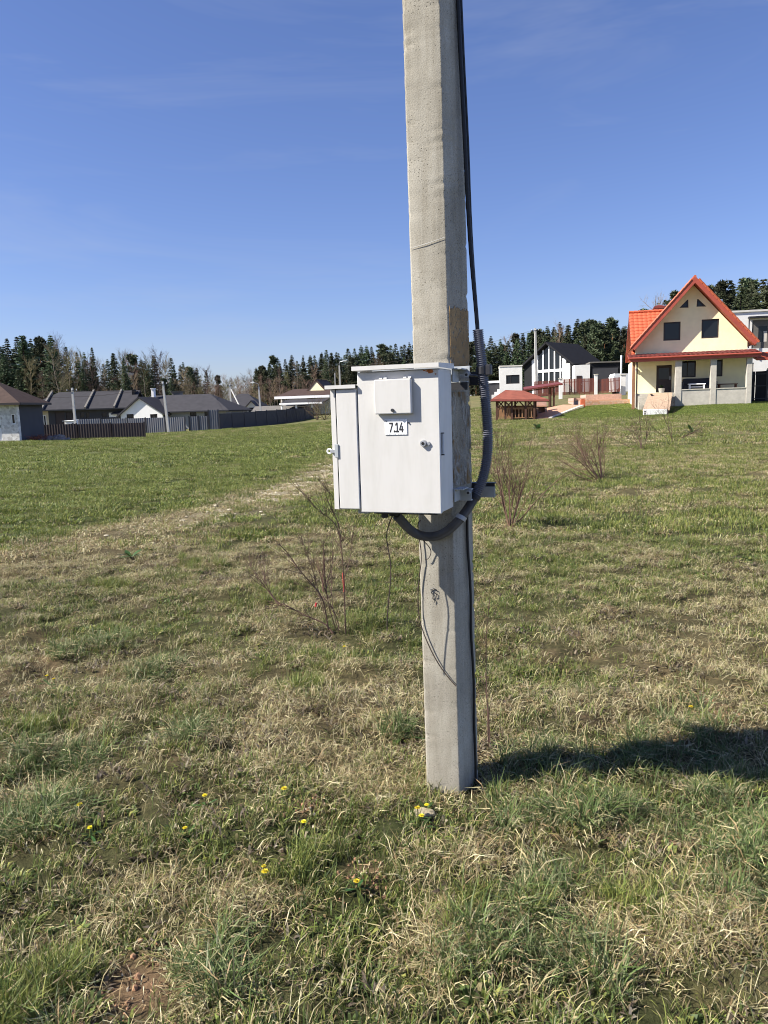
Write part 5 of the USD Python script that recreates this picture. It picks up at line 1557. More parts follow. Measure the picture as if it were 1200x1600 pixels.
# narrow cabinet to its left
t = thing('side_cabinet', 'narrower white cabinet fixed against the left side of the meter cabinet', 'cabinet', CAB_AT, PR, scale=CAB_S)
NX0, NX1, NZ0, NZ1, NY0, NY1 = -.347, CX0 - .003, 1.180, 1.628, -.192, -.125
MB().box(NX0, NX1, NY0 + .004, NY1, NZ0, NZ1, .002).build('body', 'cabinet_paint', t)
MB().box(NX0 + .001, NX0 + .021, NY0 - .002, NY0 + .0035, NZ0, NZ1 - .003, .001).build('frame_strip', 'cabinet_paint', t)
MB().box(NX0 + .0215, NX0 + .0275, NY0 - .004, NY0 + .0036, NZ0 + .001, NZ1 - .004).build('door_seal', 'black_rubber', t)  # dark strip laid in the door gap, standing in for its shade
MB().box(NX0 + .028, NX1 - .001, NY0 - .012, NY0 + .0035, NZ0 + .004, NZ1 - .006, .002).build('door', 'cabinet_paint', t)
b = MB()
b.slab([(NX0 - .012, NY0 - .02, NZ1 + .011), (NX1, NY0 - .02, NZ1 + .011), (NX1, NY1 + .01, NZ1 + .014), (NX0 - .012, NY1 + .01, NZ1 + .014)], .003)
b.box(NX0 - .012, NX1, NY0 - .0215, NY0 - .0185, NZ1 - .002, NZ1 + .0108)
b.build('lid', 'cabinet_paint', t)
lt = MB().box(NX0 + .017, NX0 + .031, NY0 - .017, NY0 - .0125, 1.375, 1.425, .001).build('hasp', 'rail_grey', t)
tor = trimesh.creation.torus(.0085, .0032, major_sections=20, minor_sections=8)
v = np.array(tor.vertices)
obj('hasp_ring', (np.stack([v[:, 0] + NX0 - .012, v[:, 2] + NY0 + .0, v[:, 1] + 1.398], 1), tor.faces), 'plate_white', lt)
MB().box(NX0 - .003, NX0 + .017, NY0 - .0145, NY0 - .0025, 1.393, 1.403).build('hasp_tongue', 'zinc', lt)
MB().box(NX1 - .03, NX1 + .012, NY0 + .04, NY0 + .07, NZ0 - .02, NZ0 - .002).build('bottom_bracket', 'rail_grey', t)

# mounting brackets round the pole
for lab, z, lft, rr_, nuts in (('upper grey mounting bracket clamping the cabinets to the pole', 1.655, -.30, .141, 2), ('lower grey mounting bracket with its dark rear channel sticking out to the right', 1.222, -.22, .141, 2)):
    t = thing('mounting_bracket', lab, 'bracket', PC, PR)
    hgt = .04 if z > 1.5 else .022
    if z > 1.5:
        b = MB().box(lft, rr_, -.033, -.029, z + .012, z + .04).box(lft, rr_, -.0288, -.002, z + .036, z + .04).box(lft, rr_ - .002, -.0288, -.012, z + .012, z + .016)
    else:
        b = MB().box(lft, rr_, -.033, -.029, z - hgt, z + hgt).box(lft, rr_, -.0288, -.004, z + hgt - .004, z + hgt).box(lft, rr_, -.0288, -.012, z - hgt, z - hgt + .004)
    b.build('front_rail', 'rail_grey', t)
    for xx in (-.2, rr_ - .045):
        MB().box(xx, xx + .004, -.112, -.0335, z - .018, z + .03).box(xx + .0042, xx + .035, -.112, -.0335, z + .026, z + .03).build('arm', 'rail_grey', t)
    ext = .19 if z < 1.5 else .150
    b = MB().box(-.19, ext, .148, .152, z - .026, z + .026).box(-.19, ext, .1523, .182, z + .022, z + .026).box(-.19, ext, .1523, .182, z - .026, z - .022)
    b.build('rear_rail', 'dark_steel', t)
    for xx in (-.155, .131):
        MB().tube([(xx, -.045, z + .008), (xx, .20, z + .008)], .005, 8).build('threaded_rod', 'dark_steel', t)
        for yy in (-.043, .186):
            MB().tube([(xx, yy, z + .008), (xx, yy + .008, z + .008)], .010, 6).build('nut', 'zinc', t)
    if z > 1.5:
        MB().box(lft + .05, rr_ - .01, -.0285, -.002, z - .022, z - .018).box(lft + .05, rr_ - .01, -.0285, -.0255, z - .046, z - .0222).build('angle_strip', 'dark_steel', t)
        MB().box(lft + .05, rr_ - .012, -.0285, -.002, z - .0178, z - .0145).build('flange', 'rail_grey', t)
    else:
        MB().box(.135, .192, .140, .1465, z - .03, z + .012).build('end_plate', 'rail_grey', t)

# conduit, cables and loose wires
CON = np.array([[0.147, 0.08, 1.833], [0.151, 0.083, 1.779], [0.157, 0.085, 1.726], [0.163, 0.086, 1.655], [0.17, 0.085, 1.583], [0.176, 0.083, 1.51], [0.18, 0.08, 1.438], [0.175, 0.075, 1.341], [0.157, 0.06, 1.256], [0.131, 0.04, 1.196], [0.103, 0.0, 1.144], [0.06, -0.028, 1.094], [-0.002, -0.034, 1.061], [-0.059, -0.058, 1.068], [-0.095, -0.1, 1.108], [-0.119, -0.137, 1.152]])
from scipy.interpolate import CubicSpline
sl_ = np.r_[0, np.cumsum(np.linalg.norm(np.diff(CON, axis=0), axis=1))]
cs = CubicSpline(sl_, CON)
t = thing('corrugated_conduit', 'grey corrugated conduit looping from the pole into the cabinet bottom', 'conduit', PC, PR)
cut = sl_[9] - .01


def ribbed(s0, s1, r_hi, r_lo, pitch, sides=18):
    n = int((s1 - s0) / pitch)
    s, r = [], []
    for q in range(n):
        a = s0 + q * (s1 - s0) / n; p_ = (s1 - s0) / n
        s += [a, a + .18 * p_, a + .5 * p_, a + .68 * p_]; r += [r_lo, r_hi, r_hi, r_lo]
    return MB().tube(cs(np.array(s)), np.array(r), sides)


obj('upper_run', ribbed(0, cut, .0205, .0165, .0075).get(), 'conduit_grey', t, smooth=40)
obj('lower_loop', MB().tube(cs(np.linspace(cut + .001, sl_[-1], 60)), .0178, 18).get(), 'conduit_dark', t, 'smooth dark lower loop of the conduit', smooth=40)
b = MB(); p = cs(cut); d_ = cs(cut, 1); d_ /= np.linalg.norm(d_)
for q, m_ in ((-.002, 'dark_steel'), (.10, 'zinc')):
    p = cs(cut + q); MB().tube([p - d_ * .008, p + d_ * .008], .0215, 18).build('clip', m_, t)
t = thing('conduit_clamp', 'dark plastic clamp holding the conduit beside the upper bracket', 'clamp', PC, PR)
cp = cs(np.linalg.norm(CON[0] - CON[3]) - .012)
MB().box(cp[0] + .015, cp[0] + .034, cp[1] - .02, cp[1] + .014, 1.662, 1.702, .003).build('jaw', 'dark_steel', t)
MB().box(.1365, cp[0] - .015, cp[1] - .012, cp[1] + .008, 1.668, 1.694, .003).build('arm', 'dark_steel', t)
MB().tube([(cp[0], cp[1], 1.668), (cp[0] - .001, cp[1], 1.696)], .0235, 16).build('band', 'dark_steel', t)
CAB = np.array([[LEAN * 8 + .103, .1, 8.0], [.055, .1, 5.2], [0.080, 0.1, 3.3], [0.085, 0.1, 2.997], [0.091, 0.1, 2.781], [0.099, 0.1, 2.561], [0.110, 0.1, 2.267], [0.126, 0.095, 2.035], [0.143, 0.083, 1.86], [0.147, 0.08, 1.80]])
CAB[:2, 0] = [LEAN * 8 + .114, LEAN * 5.2 + .114]
sc = np.r_[0, np.cumsum(np.linalg.norm(np.diff(CAB, axis=0), axis=1))]
cs2 = CubicSpline(sc, CAB)
fine = cs2(np.linspace(0, sc[-1], 120))
for lab, off, rad in (('thick black cable running down the pole into the conduit', np.array([.0, -.004, 0]), .0078), ('thinner black cable twisted beside the thick one', np.array([.006, .012, 0]), .0062)):
    tw = np.linspace(0, 14, 120)
    o = off[None] + np.stack([.0022 * np.cos(tw), .003 * np.sin(tw), 0 * tw], 1)
    fade = np.clip(np.linspace(0, 1, 120) * -9 + 9, 0.15, 1)[:, None]
    g_ = obj('power_cable', MB().tube(fine + o * fade, rad, 10).get(), 'black_rubber', smooth=True)
    x_ = UsdGeom.Xformable(UsdGeom.Mesh(g_)); x_.AddTranslateOp().Set(Gf.Vec3d(*PC.tolist())); x_.AddRotateZOp().Set(PR)
    tag(g_, lab, 'cable')


def side_pt(z, u, off):
    a, c = np.array(pole_section(z)[1]), np.array(pole_section(z)[2])
    p = a + (c - a) * u + np.array([.956, -.293]) * off
    return (p[0], p[1], z)


def pole_wire(name, label, cat, pts, r, m, sides=8):
    g_ = obj(name, MB().tube(pts, r, sides).get(), m, smooth=True)
    x_ = UsdGeom.Xformable(UsdGeom.Mesh(g_)); x_.AddTranslateOp().Set(Gf.Vec3d(*PC.tolist())); x_.AddRotateZOp().Set(PR)
    tag(g_, label, cat)


zz = np.linspace(1.14, -.05, 40)
us = np.interp(zz, [-.05, .3, .8, 1.14], [.70, .74, .66, .58])
pole_wire('ground_cable', 'black earthing cable running down the shaded side of the pole into the grass', 'cable', np.array([side_pt(z, u, .009 + .002 * math.sin(z * 17)) for z, u in zip(zz, us)]), .0055, 'black_rubber')
W1 = CubicSpline(np.arange(8), np.array([[-.06, -.035, 1.12], [-0.076, -0.012, 1.065], [-0.068, -0.010, 0.972], [-0.081, -0.010, 0.87], [-0.083, -0.010, 0.74], [-0.054, -0.010, 0.638], [-0.009, -0.010, 0.55], [0.064, -0.012, 0.462]]))
pole_wire('loose_wire', 'thin brown wire curving down across the sunlit front of the pole', 'wire', W1(np.linspace(0, 7, 70)), .0021, 'wire_brown', 6)
W2 = CubicSpline(np.arange(6), np.array([[-.145, -.12, 1.165], [-0.147, -0.12, 1.139], [-0.168, -0.12, 1.065], [-0.156, -0.12, 0.966], [-0.165, -0.12, 0.841], [-0.177, -0.12, 0.70]]))
pole_wire('loose_wire', 'thin wire dangling free from under the meter cabinet', 'wire', W2(np.linspace(0, 5, 60)), .0022, 'wire_brown', 6)
W3 = CubicSpline(np.arange(5), np.array([[-.045, -.07, 1.058], [-.04, -.03, 1.03], [-.028, -.012, 1.0], [-.036, -.010, .972], [-.05, -.012, .966]]))
pole_wire('loose_wire', 'short curl of wire hanging below the black conduit loop', 'wire', W3(np.linspace(0, 4, 40)), .0018, 'wire_brown', 6)

# pale stone by the pole's foot
q = trimesh.creation.icosphere(3); v = q.vertices * np.array([.05, .03, .014]); v += (meshkit.fbm(v * 40, 3, 81) - .5)[:, None] * .02
p = flat(660, 1279)
g_ = obj('flat_stone', (v, q.faces), 'stone_pale', smooth=True); UsdGeom.Xformable(UsdGeom.Mesh(g_)).AddTranslateOp().Set(Gf.Vec3d(p[0], p[1], float(ground_z(p[0], p[1])[0]) + .012))
tag(g_, 'flat pale stone lying in the grass at the foot of the pole', 'stone')

# ------------------------------------------------------------------ shrubs, weeds, dandelions
def branch(mb, p, d, L, r, depth, rg, curl=.25, kids=(2, 4), spread=.6, up=.15, tip=.35, shrink=(.45, .7), sides=4):
    n = 4
    pts, rad = [np.array(p, float)], [r]
    d = np.array(d, float) / np.linalg.norm(d)
    for i in range(n):
        d = d + rg.normal(0, curl * .5, 3) + np.array([0, 0, up]); d /= np.linalg.norm(d)
        pts.append(pts[-1] + d * L / n); rad.append(r * (1 - (1 - tip) * (i + 1) / n))
    mb[min(depth, len(mb) - 1)].tube(pts, rad, sides if depth == 0 else 3, cap=False)
    if depth < MAXD:
        for _ in range(rg.integers(*kids)):
            f_ = rg.uniform(.3, .98); i = min(n - 1, int(f_ * n))
            q = pts[i] + (pts[i + 1] - pts[i]) * (f_ * n - i)
            dd = (pts[i + 1] - pts[i]); dd /= np.linalg.norm(dd)
            dd = dd + rg.normal(0, spread, 3)
            branch(mb, q, dd, L * rg.uniform(*shrink), rad[i] * .6, depth + 1, rg, curl, kids, spread, up, tip, shrink, sides)


def shrub(label, base, stems, r0, m, seed, depth=2, kids=(4, 8), spread=.45):
    """stems: list of (dx, dy, length)."""
    global MAXD
    MAXD = depth
    rg = np.random.default_rng(seed)
    base = np.array([base[0], base[1], float(ground_z(base[0], base[1])[0])])
    t = thing('bare_shrub', label, 'shrub', base)
    tw = MB()
    for dx, dy, L in stems:
        st = MB()
        branch([st, tw], (dx * .04, dy * .04, -.03), (dx, dy, max(.25, 1.0 - .4 * math.hypot(dx, dy))), L, r0 * rg.uniform(.7, 1.1), 0, rg, .16, kids, spread, .06)
        st.build('stem', m, t)
    tw.build('twigs', m, t)
    return t


# the one before the narrow cabinet, its stems as seen
t = thing('bare_shrub', 'leafless shrub with red tape on its stem in front of the narrow cabinet', 'shrub', (0, 0, 0))
YB = 5.12
MAXD = 2
rg = np.random.default_rng(91)
tw = MB()
STEMS = [([(541, 1000), (539, 960), (537, 905), (533, 850), (527, 815), (518, 795)], .0045), ([(533, 858), (524, 820), (508, 805), (490, 790), (482, 775)], .003), ([(523, 800), (522, 780), (510, 765), (497, 748)], .0022),
         ([(520, 990), (502, 972), (478, 962), (455, 950), (440, 944)], .005), ([(436, 946), (420, 925), (405, 905), (388, 880)], .0035), ([(440, 944), (425, 930), (415, 910), (412, 895)], .003),
         ([(513, 985), (505, 940), (492, 918), (470, 893), (455, 872), (436, 850)], .0045), ([(507, 960), (495, 915), (485, 880), (476, 855), (470, 835)], .003), ([(526, 985), (511, 930), (507, 880), (505, 845)], .003),
         ([(530, 990), (519, 940), (518, 900), (520, 870)], .0025), ([(538, 900), (545, 880), (549, 860), (551, 835)], .0025), ([(530, 990), (524, 960), (512, 940), (500, 930)], .003)]
for si, (pp, r_) in enumerate(STEMS):
    dep = rg.uniform(-.22, .22) if si not in (1, 2, 4, 5, 10) else dep
    pts = np.array([at(px, py, YB + dep * (i / len(pp)) + rg.normal(0, .01)) for i, (px, py) in enumerate(pp)])
    sp = CubicSpline(np.arange(len(pts)), pts)(np.linspace(0, len(pts) - 1, 4 * len(pts)))
    MB().tube(sp, np.linspace(r_ * 1.25, r_ * .6, len(sp)), 5).build('stem', 'shrub_brown', t)
    for _ in range(14):
        i = rg.integers(len(sp) // 3, len(sp) - 1)
        d_ = sp[i + 1] - sp[i]; d_ /= np.linalg.norm(d_)
        branch([tw], sp[i], d_ + rg.normal(0, .45, 3), rg.uniform(.08, .28), r_ * .55, 1, rg, .25, (1, 3), .5, .05)
tw.build('twigs', 'shrub_brown', t)
b = MB()
for a, c in (((538, 925), (537, 903)), ((537, 903), (536, 895))):
    b.tube([at(*a, YB), at(*c, YB)], .0075, 7)
b.build('red_tape', 'red_tape', t)
MB().tube([at(493, 948, YB - .1), at(494, 942, YB - .1)], .008, 6).build('red_tape', 'red_tape', t)
rg = np.random.default_rng(92)


def rnd(n, sp, L, sd, bias=(0, 0)):
    r = np.random.default_rng(sd)
    return [(bias[0] + r.normal(0, sp), bias[1] + r.normal(0, sp * .6), L * r.uniform(.6, 1.05)) for _ in range(n)]


shrub('reddish bare shrub leaning left in the middle of the right-hand field', flat(941, 752), rnd(14, .55, 1.05, 1, (-.3, 0)), .012, 'shrub_red', 101)
shrub('thin bare shrub farther up the field below the boardwalk', flat(1003, 712), rnd(7, .5, 1.1, 2), .013, 'shrub_brown', 102)
shrub('faint bare shrub right of the one below the boardwalk', flat(1050, 700), rnd(6, .45, 1.2, 3), .012, 'shrub_brown', 103)
shrub('upright reddish shrub just right of the conduit and lower bracket', flat(797, 822), rnd(13, .28, .95, 4, (-.05, 0)), .0085, 'shrub_red', 104)
shrub('thin dry stalk standing right behind the foot of the pole', flat(764, 1165), [(-.08, 0, .72), (.05, .05, .35)], .0035, 'shrub_brown', 105, 1, (2, 4), .3)
shrub('small reddish seedling left of the taped shrub', flat(505, 930), rnd(4, .2, .5, 6), .005, 'shrub_red', 106, 1)
shrub('tangle of grey dead twigs at the right end of the long dark fence', at(497, 660, 93), rnd(14, .5, 2.2, 7), .03, 'bare_twigs', 107)
shrub('bare bush beside the far house left of the cabinets', at(508, 660, 90), rnd(14, .5, 2.4, 8), .03, 'bud_twigs', 108)


def leaf_blade(L, w, a, lift, droop, fold=.15):
    c, s = math.cos(a), math.sin(a)
    P, F = [], []
    for i, (t_, ww) in enumerate(((0, .15), (.25, .7), (.55, 1.0), (.8, .8), (1.0, .05))):
        rr_ = L * t_ * math.cos(lift) ; zz_ = L * (t_ * math.sin(lift) - droop * t_ * t_)
        for sd in (-1, 0, 1):
            P.append((rr_ * c - sd * ww * w * s, rr_ * s + sd * ww * w * c, zz_ + abs(sd) * fold * ww * w + .005))
    for i in range(4):
        for j in range(2):
            q = i * 3 + j
            F.append((q, q + 1, q + 4, q + 3))
    return P, F


def rosette(name, label, cat, p, n, L, w, seed, group=None, m='weed_leaf', lift=.5):
    r = np.random.default_rng(seed)
    t = thing(name, label, cat, (p[0], p[1], float(ground_z(p[0], p[1])[0])), 0, group)
    for i in range(n):
        b = MB(); b.add(*leaf_blade(L * r.uniform(.6, 1.1), w * r.uniform(.7, 1.1), i * 2.4 + r.normal(0, .3), lift * r.uniform(.4, 1.5), r.uniform(.1, .5)))
        b.build('leaf', m, t)
    return t


rosette('broad_leaf_weed', 'wide-leaved grey-green weed just left of the pole above its foot', 'plant', flat(625, 1156), 10, .13, .010, 111)
rosette('broad_leaf_weed', 'dark leafy clump in the field under the gazebo path', 'plant', flat(840, 684), 16, .55, .10, 112, lift=.9)
rosette('broad_leaf_weed', 'dark leafy clump in the field below the right porch pillar', 'plant', flat(1082, 692), 16, .45, .09, 113, lift=.8)
rosette('broad_leaf_weed', 'low clump of leaves on the dry ground beside the bare strip, left field', 'plant', flat(205, 870), 14, .16, .03, 114)
rosette('broad_leaf_weed', 'fleshy-leaved plant at the bottom edge left of the centre', 'plant', flat(330, 1530), 16, .07, .009, 115, lift=.8)
rosette('broad_leaf_weed', 'leafy plant at the far end of the pole shadow', 'plant', flat(1095, 1185), 12, .09, .012, 116)

DAND = [(320, 1243, 'open dandelion left of centre above its lower twin'), (290, 1303, 'dandelion on the dry grass below the twin left of centre'), (125, 1260, 'dandelion by the tussock at the left'), (142, 1301, 'dandelion just below the one by the left tussock'),
        (445, 1253, 'bright dandelion midway between left edge of pole and picture side'), (475, 1293, 'dandelion right of the bare soil spot left of the pole'), (666, 1261, 'dandelion closest to the foot of the pole'), (652, 1276, 'dandelion on the flat pale stone'), (658, 1289, 'dandelion in front of the flat pale stone'),
        (412, 1351, 'upper dandelion of the pair at lower left of centre'), (414, 1364, 'lower dandelion of the pair at lower left of centre'), (557, 1384, 'orange-yellow dandelion in the straw below centre'), (84, 1054, 'small pale dandelion far left in the dry grass'), (73, 1046, 'tiny dandelion beside the pale one far left'), (538, 1010, 'yellow flower at the foot of the taped shrub'), (1078, 1105, 'yellowish flower above the shadow at right')]
for di, (px, py, lab) in enumerate(DAND):
    r = np.random.default_rng(300 + di)
    c = flat(px, py + 10)
    z0 = float(ground_z(c[0], c[1])[0])
    hgt, fs = r.uniform(.03, .065), r.uniform(.8, 1.25)
    t = thing('dandelion', lab, 'flower', (c[0], c[1], z0))
    MB().tube([(0, 0, -.01), (.004, 0, hgt * .5), (.002, -.004, hgt)], .0018, 5).build('stem', 'stem_green', t)
    b = MB()
    for ringi, (n_, rad, lift) in enumerate(((18, .0105 * fs, .15), (16, .0085 * fs, .5), (12, .006 * fs, .95), (8, .004 * fs, 1.3))):
        for k_ in range(n_):
            a = 2 * math.pi * (k_ + r.uniform(-.2, .2)) / n_; l_ = rad * r.uniform(.85, 1.1)
            u = np.array([math.cos(a) * math.cos(lift), math.sin(a) * math.cos(lift), math.sin(lift)]); s_ = np.array([-math.sin(a), math.cos(a), 0]) * .0017
            o = np.array([.002, -.004, hgt]) + r.normal(0, .0003, 3)
            b.add([o, o + u * l_ * .6 - s_, o + u * l_ * .6 + s_, o + u * l_ - s_ * .8, o + u * l_ + s_ * .8], [(0, 1, 2), (1, 3, 4), (1, 4, 2)])
    b.build('flower_head', 'flower_yellow', t)
    for i in range(6):
        b = MB(); b.add(*leaf_blade(r.uniform(.04, .08), .006, i * 1.05 + r.normal(0, .2), r.uniform(.1, .5), r.uniform(.1, .4)))
        b.build('leaf', 'weed_leaf', t)

# ------------------------------------------------------------------ trees
def spruce_parts(seed, H=16.0, base=.06, wid=.17):
    r = np.random.default_rng(seed)
    tr = MB(); tr.tube([(0, 0, -1.0), (r.normal(0, .05), r.normal(0, .05), H * .5), (0, 0, H * .985)], [.22, .13, .02], 7, cap=False)
    V, k = [], 0
    z = H * base
    while z < H:
        t_ = z / H
        R = H * wid * (1 - t_) ** .85 * r.uniform(.8, 1.15) + .12
        n = max(4, int(6 + 4 * (1 - t_)))
        a0 = r.uniform(0, 6.28)
        for q in range(n):
            a = a0 + 6.283 * q / n + r.normal(0, .2); Rb = R * r.uniform(.55, 1.12)
            if r.uniform() < .08: continue
            dr = r.uniform(.15, .4) - .5 * t_ * t_
            m_ = int(6 + 9 * Rb / 2)
            for w_ in range(m_):
                s = r.uniform(.12, 1.0) ** .8
                c = np.array([math.cos(a) * Rb * s, math.sin(a) * Rb * s, z - dr * Rb * s + .22 * Rb * s * s])
                sz = r.uniform(.40, .85) * (1.15 - .45 * s) * (1.1 - .55 * t_)
                u = np.array([math.cos(a + r.normal(0, .7)), math.sin(a + r.normal(0, .7)), -r.uniform(.1, .7)]); u /= np.linalg.norm(u)
                v_ = np.cross(u, r.normal(0, 1, 3)); v_ /= np.linalg.norm(v_) + 1e-9
                V.append([c - u * sz * .3 - v_ * sz * .32, c - u * sz * .3 + v_ * sz * .32, c + u * sz])
        z += r.uniform(.26, .62) * (1.15 - .4 * t_)
    V = np.array(V).reshape(-1, 3)
    return tr.get(), (V, np.arange(len(V)).reshape(-1, 3))


def pine_parts(seed, H=16.0, crown=.52):
    r = np.random.default_rng(seed)
    tr = MB(); bend = r.normal(0, .25, 2)
    tr.tube([(0, 0, -1.0), (bend[0] * .5, bend[1] * .5, H * .4), (bend[0], bend[1], H * .75), (bend[0] * .8, bend[1] * .8, H * .97)], [.2, .15, .09, .02], 7, cap=False)
    V = []
    for q in range(72):
        t_ = r.uniform(0, 1) ** .85
        z = H * (1 - crown) + H * crown * t_
        R = H * .15 * (math.sin(math.pi * min(1, (.22 + .78 * (1 - t_)))) ** .6) * r.uniform(.5, 1.1) * (1.15 - .55 * t_)
        a = r.uniform(0, 6.28); s = r.uniform(.25, 1)
        c = np.array([bend[0] + R * s * math.cos(a), bend[1] + R * s * math.sin(a), z])
        tr.tube([(bend[0] * .9, bend[1] * .9, z - R * .35), tuple(c)], [.04, .015], 3, cap=False)
        rad = r.uniform(.45, .95) * (1.1 - .45 * t_)
        for w_ in range(64):
            d = r.normal(0, 1, 3); d /= np.linalg.norm(d); d[2] = d[2] * .65 + .12
            p = c + d * rad * r.uniform(.35, 1.0) ** .6
            sz = r.uniform(.32, .68); u = d + r.normal(0, .5, 3); u /= np.linalg.norm(u); v_ = np.cross(u, r.normal(0, 1, 3)); v_ /= np.linalg.norm(v_) + 1e-9
            V.append([p - v_ * sz * .3, p + v_ * sz * .3, p + u * sz])
    V = np.array(V).reshape(-1, 3)
    return tr.get(), (V, np.arange(len(V)).reshape(-1, 3))


def bare_parts(seed, H=13.0):
    global MAXD
    MAXD = 3
    r = np.random.default_rng(seed)
    tr, tw = MB(), MB()
    n = 9
    pts = [np.array([0, 0, -1.0])]
    for i in range(n):
        pts.append(pts[-1] * [1, 1, 0] + np.array([r.normal(0, .09), r.normal(0, .09), H * (i + 1) / n * .95]))
    rad = np.linspace(.10, .015, n + 1)
    tr.tube(pts, rad, 6, cap=False)
    for q in range(26):
        f_ = r.uniform(.25, .97); i = min(n - 1, int(f_ * n)); p = pts[i] + (pts[i + 1] - pts[i]) * (f_ * n - i)
        a = r.uniform(0, 6.28)
        branch([tw], p, (math.cos(a) * .7, math.sin(a) * .7, .9), H * .24 * (1.15 - .6 * f_) * r.uniform(.7, 1.2), .045, 1, r, .2, (5, 8), .5, .12, .3, (.4, .65))
    return tr.get(), tw.get()


KIND = {}


def tree_kind(kind, i):
    if (kind, i) not in KIND:
        if kind == 'spruce':
            KIND[kind, i] = [spruce_parts(500 + i, base=(.05, .12, .08, .2)[i % 4], wid=(.20, .18, .23, .16)[i % 4]), None]
        elif kind == 'pine':
            KIND[kind, i] = [pine_parts(520 + i, crown=(.72, .84, .66, .9)[i % 4]), None]
        else:
            KIND[kind, i] = [bare_parts(540 + i), None]
    return KIND[kind, i]


HREF = {'spruce': 16.0, 'pine': 16.0, 'bare': 13.0}
NAMES = {'spruce': 'spruce_tree', 'pine': 'pine_tree', 'bare': 'bare_tree'}
TRG = np.random.default_rng(600)


def plant_tree(kind, px, ptop, D, label, group, variant=None, wid=1.0):
    base = at(px, 640, D)
    gz = float(ground_z(base[0], base[1])[0])
    topz = at(px, ptop, D)[2]
    Hh = max(3.0, topz - gz)
    i = int(TRG.integers(0, 3 if kind == 'bare' else 4)) if variant is None else variant
    k_ = tree_kind(kind, i)
    sc_ = Hh / HREF[kind]
    wid = wid * (TRG.uniform(1.0, 1.5) if kind == 'spruce' else TRG.uniform(.9, 1.2) if kind == 'pine' else TRG.uniform(.95, 1.35))
    scale = (sc_ * wid, sc_ * wid * TRG.uniform(.9, 1.1), sc_)
    loc, rz = (base[0], base[1], gz), TRG.uniform(0, 360)
    if k_[1] is None:
        p = thing(NAMES[kind], label, 'tree', loc, rz, group, scale)
        trunk, crown = k_[0]
        obj('trunk', trunk, {'spruce': 'bark_dark', 'pine': 'bark_pine', 'bare': 'bark_pale'}[kind], p)
        obj('crown' if kind != 'bare' else 'branches', crown, {'spruce': 'spruce_needles', 'pine': 'pine_needles', 'bare': ('bare_twigs', 'bud_twigs', 'bare_twigs')[i % 3]}[kind], p)
        k_[1] = p
    else:
        copy_of(k_[1], NAMES[kind], label, 'tree', loc, rz, group, scale)


SKY_PX = [-120, -60, 0, 15, 30, 45, 60, 85, 110, 122, 135, 165, 190, 225, 250, 280, 310, 335, 360, 385, 395, 420, 450, 480, 530, 560, 600, 640, 700, 760, 785, 820, 850, 880, 905, 940, 975, 1000, 1025, 1060, 1100, 1130, 1155, 1185, 1210, 1300]
SKY_PY = [535, 530, 541, 530, 535, 523, 532, 527, 536, 549, 546, 562, 547, 555, 553, 561, 570, 581, 583, 581, 571, 561, 554, 551, 548, 541, 541, 537, 535, 533, 527, 520, 509, 503, 499, 500, 504, 490, 470, 455, 447, 442, 431, 432, 428, 430]


def skyline(px):
    return float(np.interp(px, SKY_PX, SKY_PY))


KINDWORD = {'spruce': 'dark spruce with pointed top', 'pine': 'dark rounded pine', 'bare': 'leafless brownish tree'}
LOWWORD = {'spruce': 'low spruce under the taller trees', 'pine': 'low pine under the taller trees', 'bare': 'low leafless tree under the taller trees'}
WHERE = [(62, 'behind the stone house'), (200, 'behind the row house'), (335, 'behind the white gable house'), (400, 'in the valley gap of the woods'), (545, 'above the far yellow-gabled house'), (700, 'behind the white cabinets'),
         (835, 'behind the white cube house'), (900, 'behind the gable of the black glazed house'), (1000, 'behind the roof of the black glazed house'), (1085, 'left of the yellow house gable'), (9999, 'right of the yellow house gable')]


def region(px):
    return 'left' if px < 335 else 'mid' if px < 700 else 'right' if px < 1000 else 'far_right'


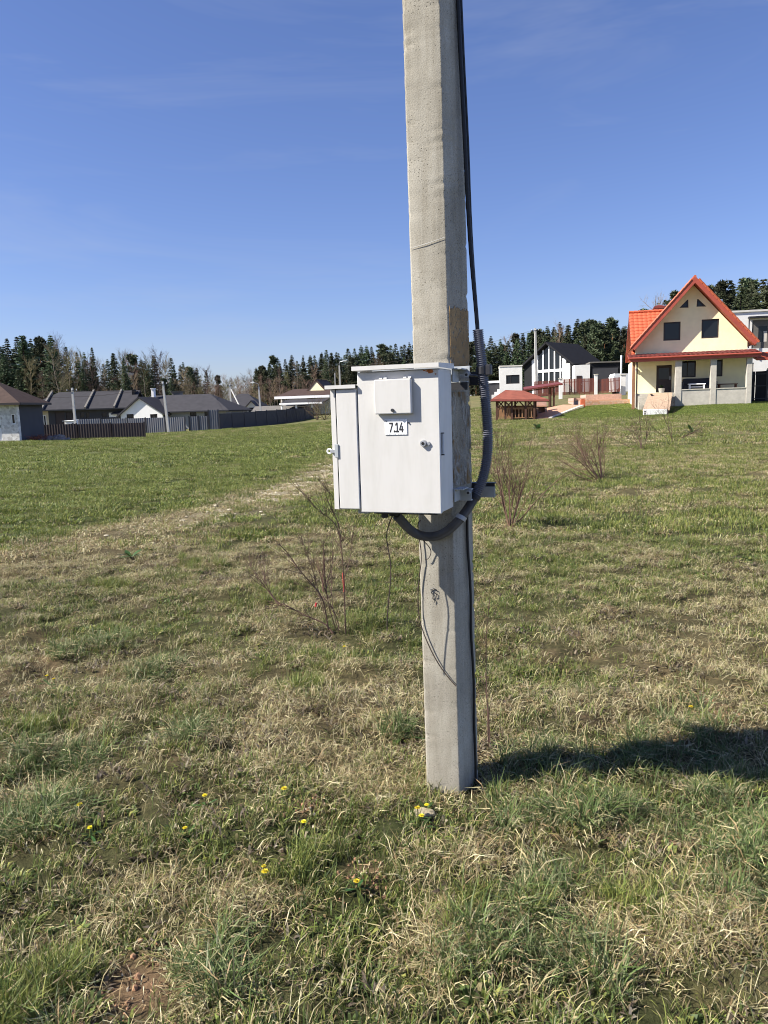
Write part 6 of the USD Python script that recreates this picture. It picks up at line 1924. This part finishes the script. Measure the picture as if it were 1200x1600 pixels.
plant_tree('spruce', 151, 543, 138, 'slim pointed spruce standing alone above the brown bare trees', None, 3, .85)
plant_tree('spruce', 45, 522, 139, 'tallest broad spruce in the left forest, left of the twin spruces', None, 0, 1.1)
plant_tree('spruce', 88, 525, 138, 'broad full spruce right of the tallest one in the left forest', None, 2, 1.15)
for row in range(6):
    px = -110.0 + row * 5
    while px < 1320:
        reg = region(px)
        D0 = {'left': 142, 'mid': 205, 'right': 138, 'far_right': 104}[reg]
        if 325 < px < 400:
            D0 = 228
        step = {'left': 12.5, 'mid': 9.0, 'right': 11.0, 'far_right': 15.0}[reg] * (1.0 if row < 2 else 1.45) * TRG.uniform(.75, 1.3)
        if row >= 2 and 655 < px < 735:
            px += step; continue
        low = (0, 9, 26, 40, 55, 70)[row] * TRG.uniform(.3, 1.5)
        d = D0 + (4, 10, -3, -8, 14, -5)[row] + TRG.uniform(-3, 3)
        u = TRG.uniform()
        if reg == 'left':
            kind = ('bare' if u < (.62 if row != 1 else .35) else 'spruce' if u < .93 else 'pine') if px > 95 else ('spruce' if u < .85 else 'pine')
            if row == 3 and px < 330: kind = 'bare' if u < .6 else 'spruce'
        elif reg == 'mid':
            kind = 'bare' if (row >= 2 or 330 < px < 395) and u < .85 else ('spruce' if u < .92 else 'pine')
            if 625 < px < 760: kind = 'spruce' if u < .88 else 'pine'
        else:
            kind = 'spruce' if u < .74 else 'pine' if u < .97 else 'bare'
        if kind == 'bare' and reg == 'mid': low += 6
        if row >= 4 and kind == 'pine': kind = 'spruce'
        top = skyline(px) + low + TRG.normal(0, 4.0) + (4 if row == 0 else 0)
        where = WHERE[[px < w_[0] for w_ in WHERE].index(True)][1]
        lab = (KINDWORD[kind] if row < 4 else LOWWORD[kind]) + ' ' + where
        plant_tree(kind, px, top, d, lab, lab, None, 1.0 if row < 4 or kind == 'bare' else 1.5)
        px += step
# brown thicket at the foot of the distant trees
for px in np.arange(290, 520, 7.0):
    plant_tree('bare', px + TRG.uniform(-3, 3), TRG.uniform(592, 606), 128 + TRG.uniform(-6, 10), 'low brown thicket tree at the foot of the distant woods', 'thicket behind the long dark fence', None, 1.25)
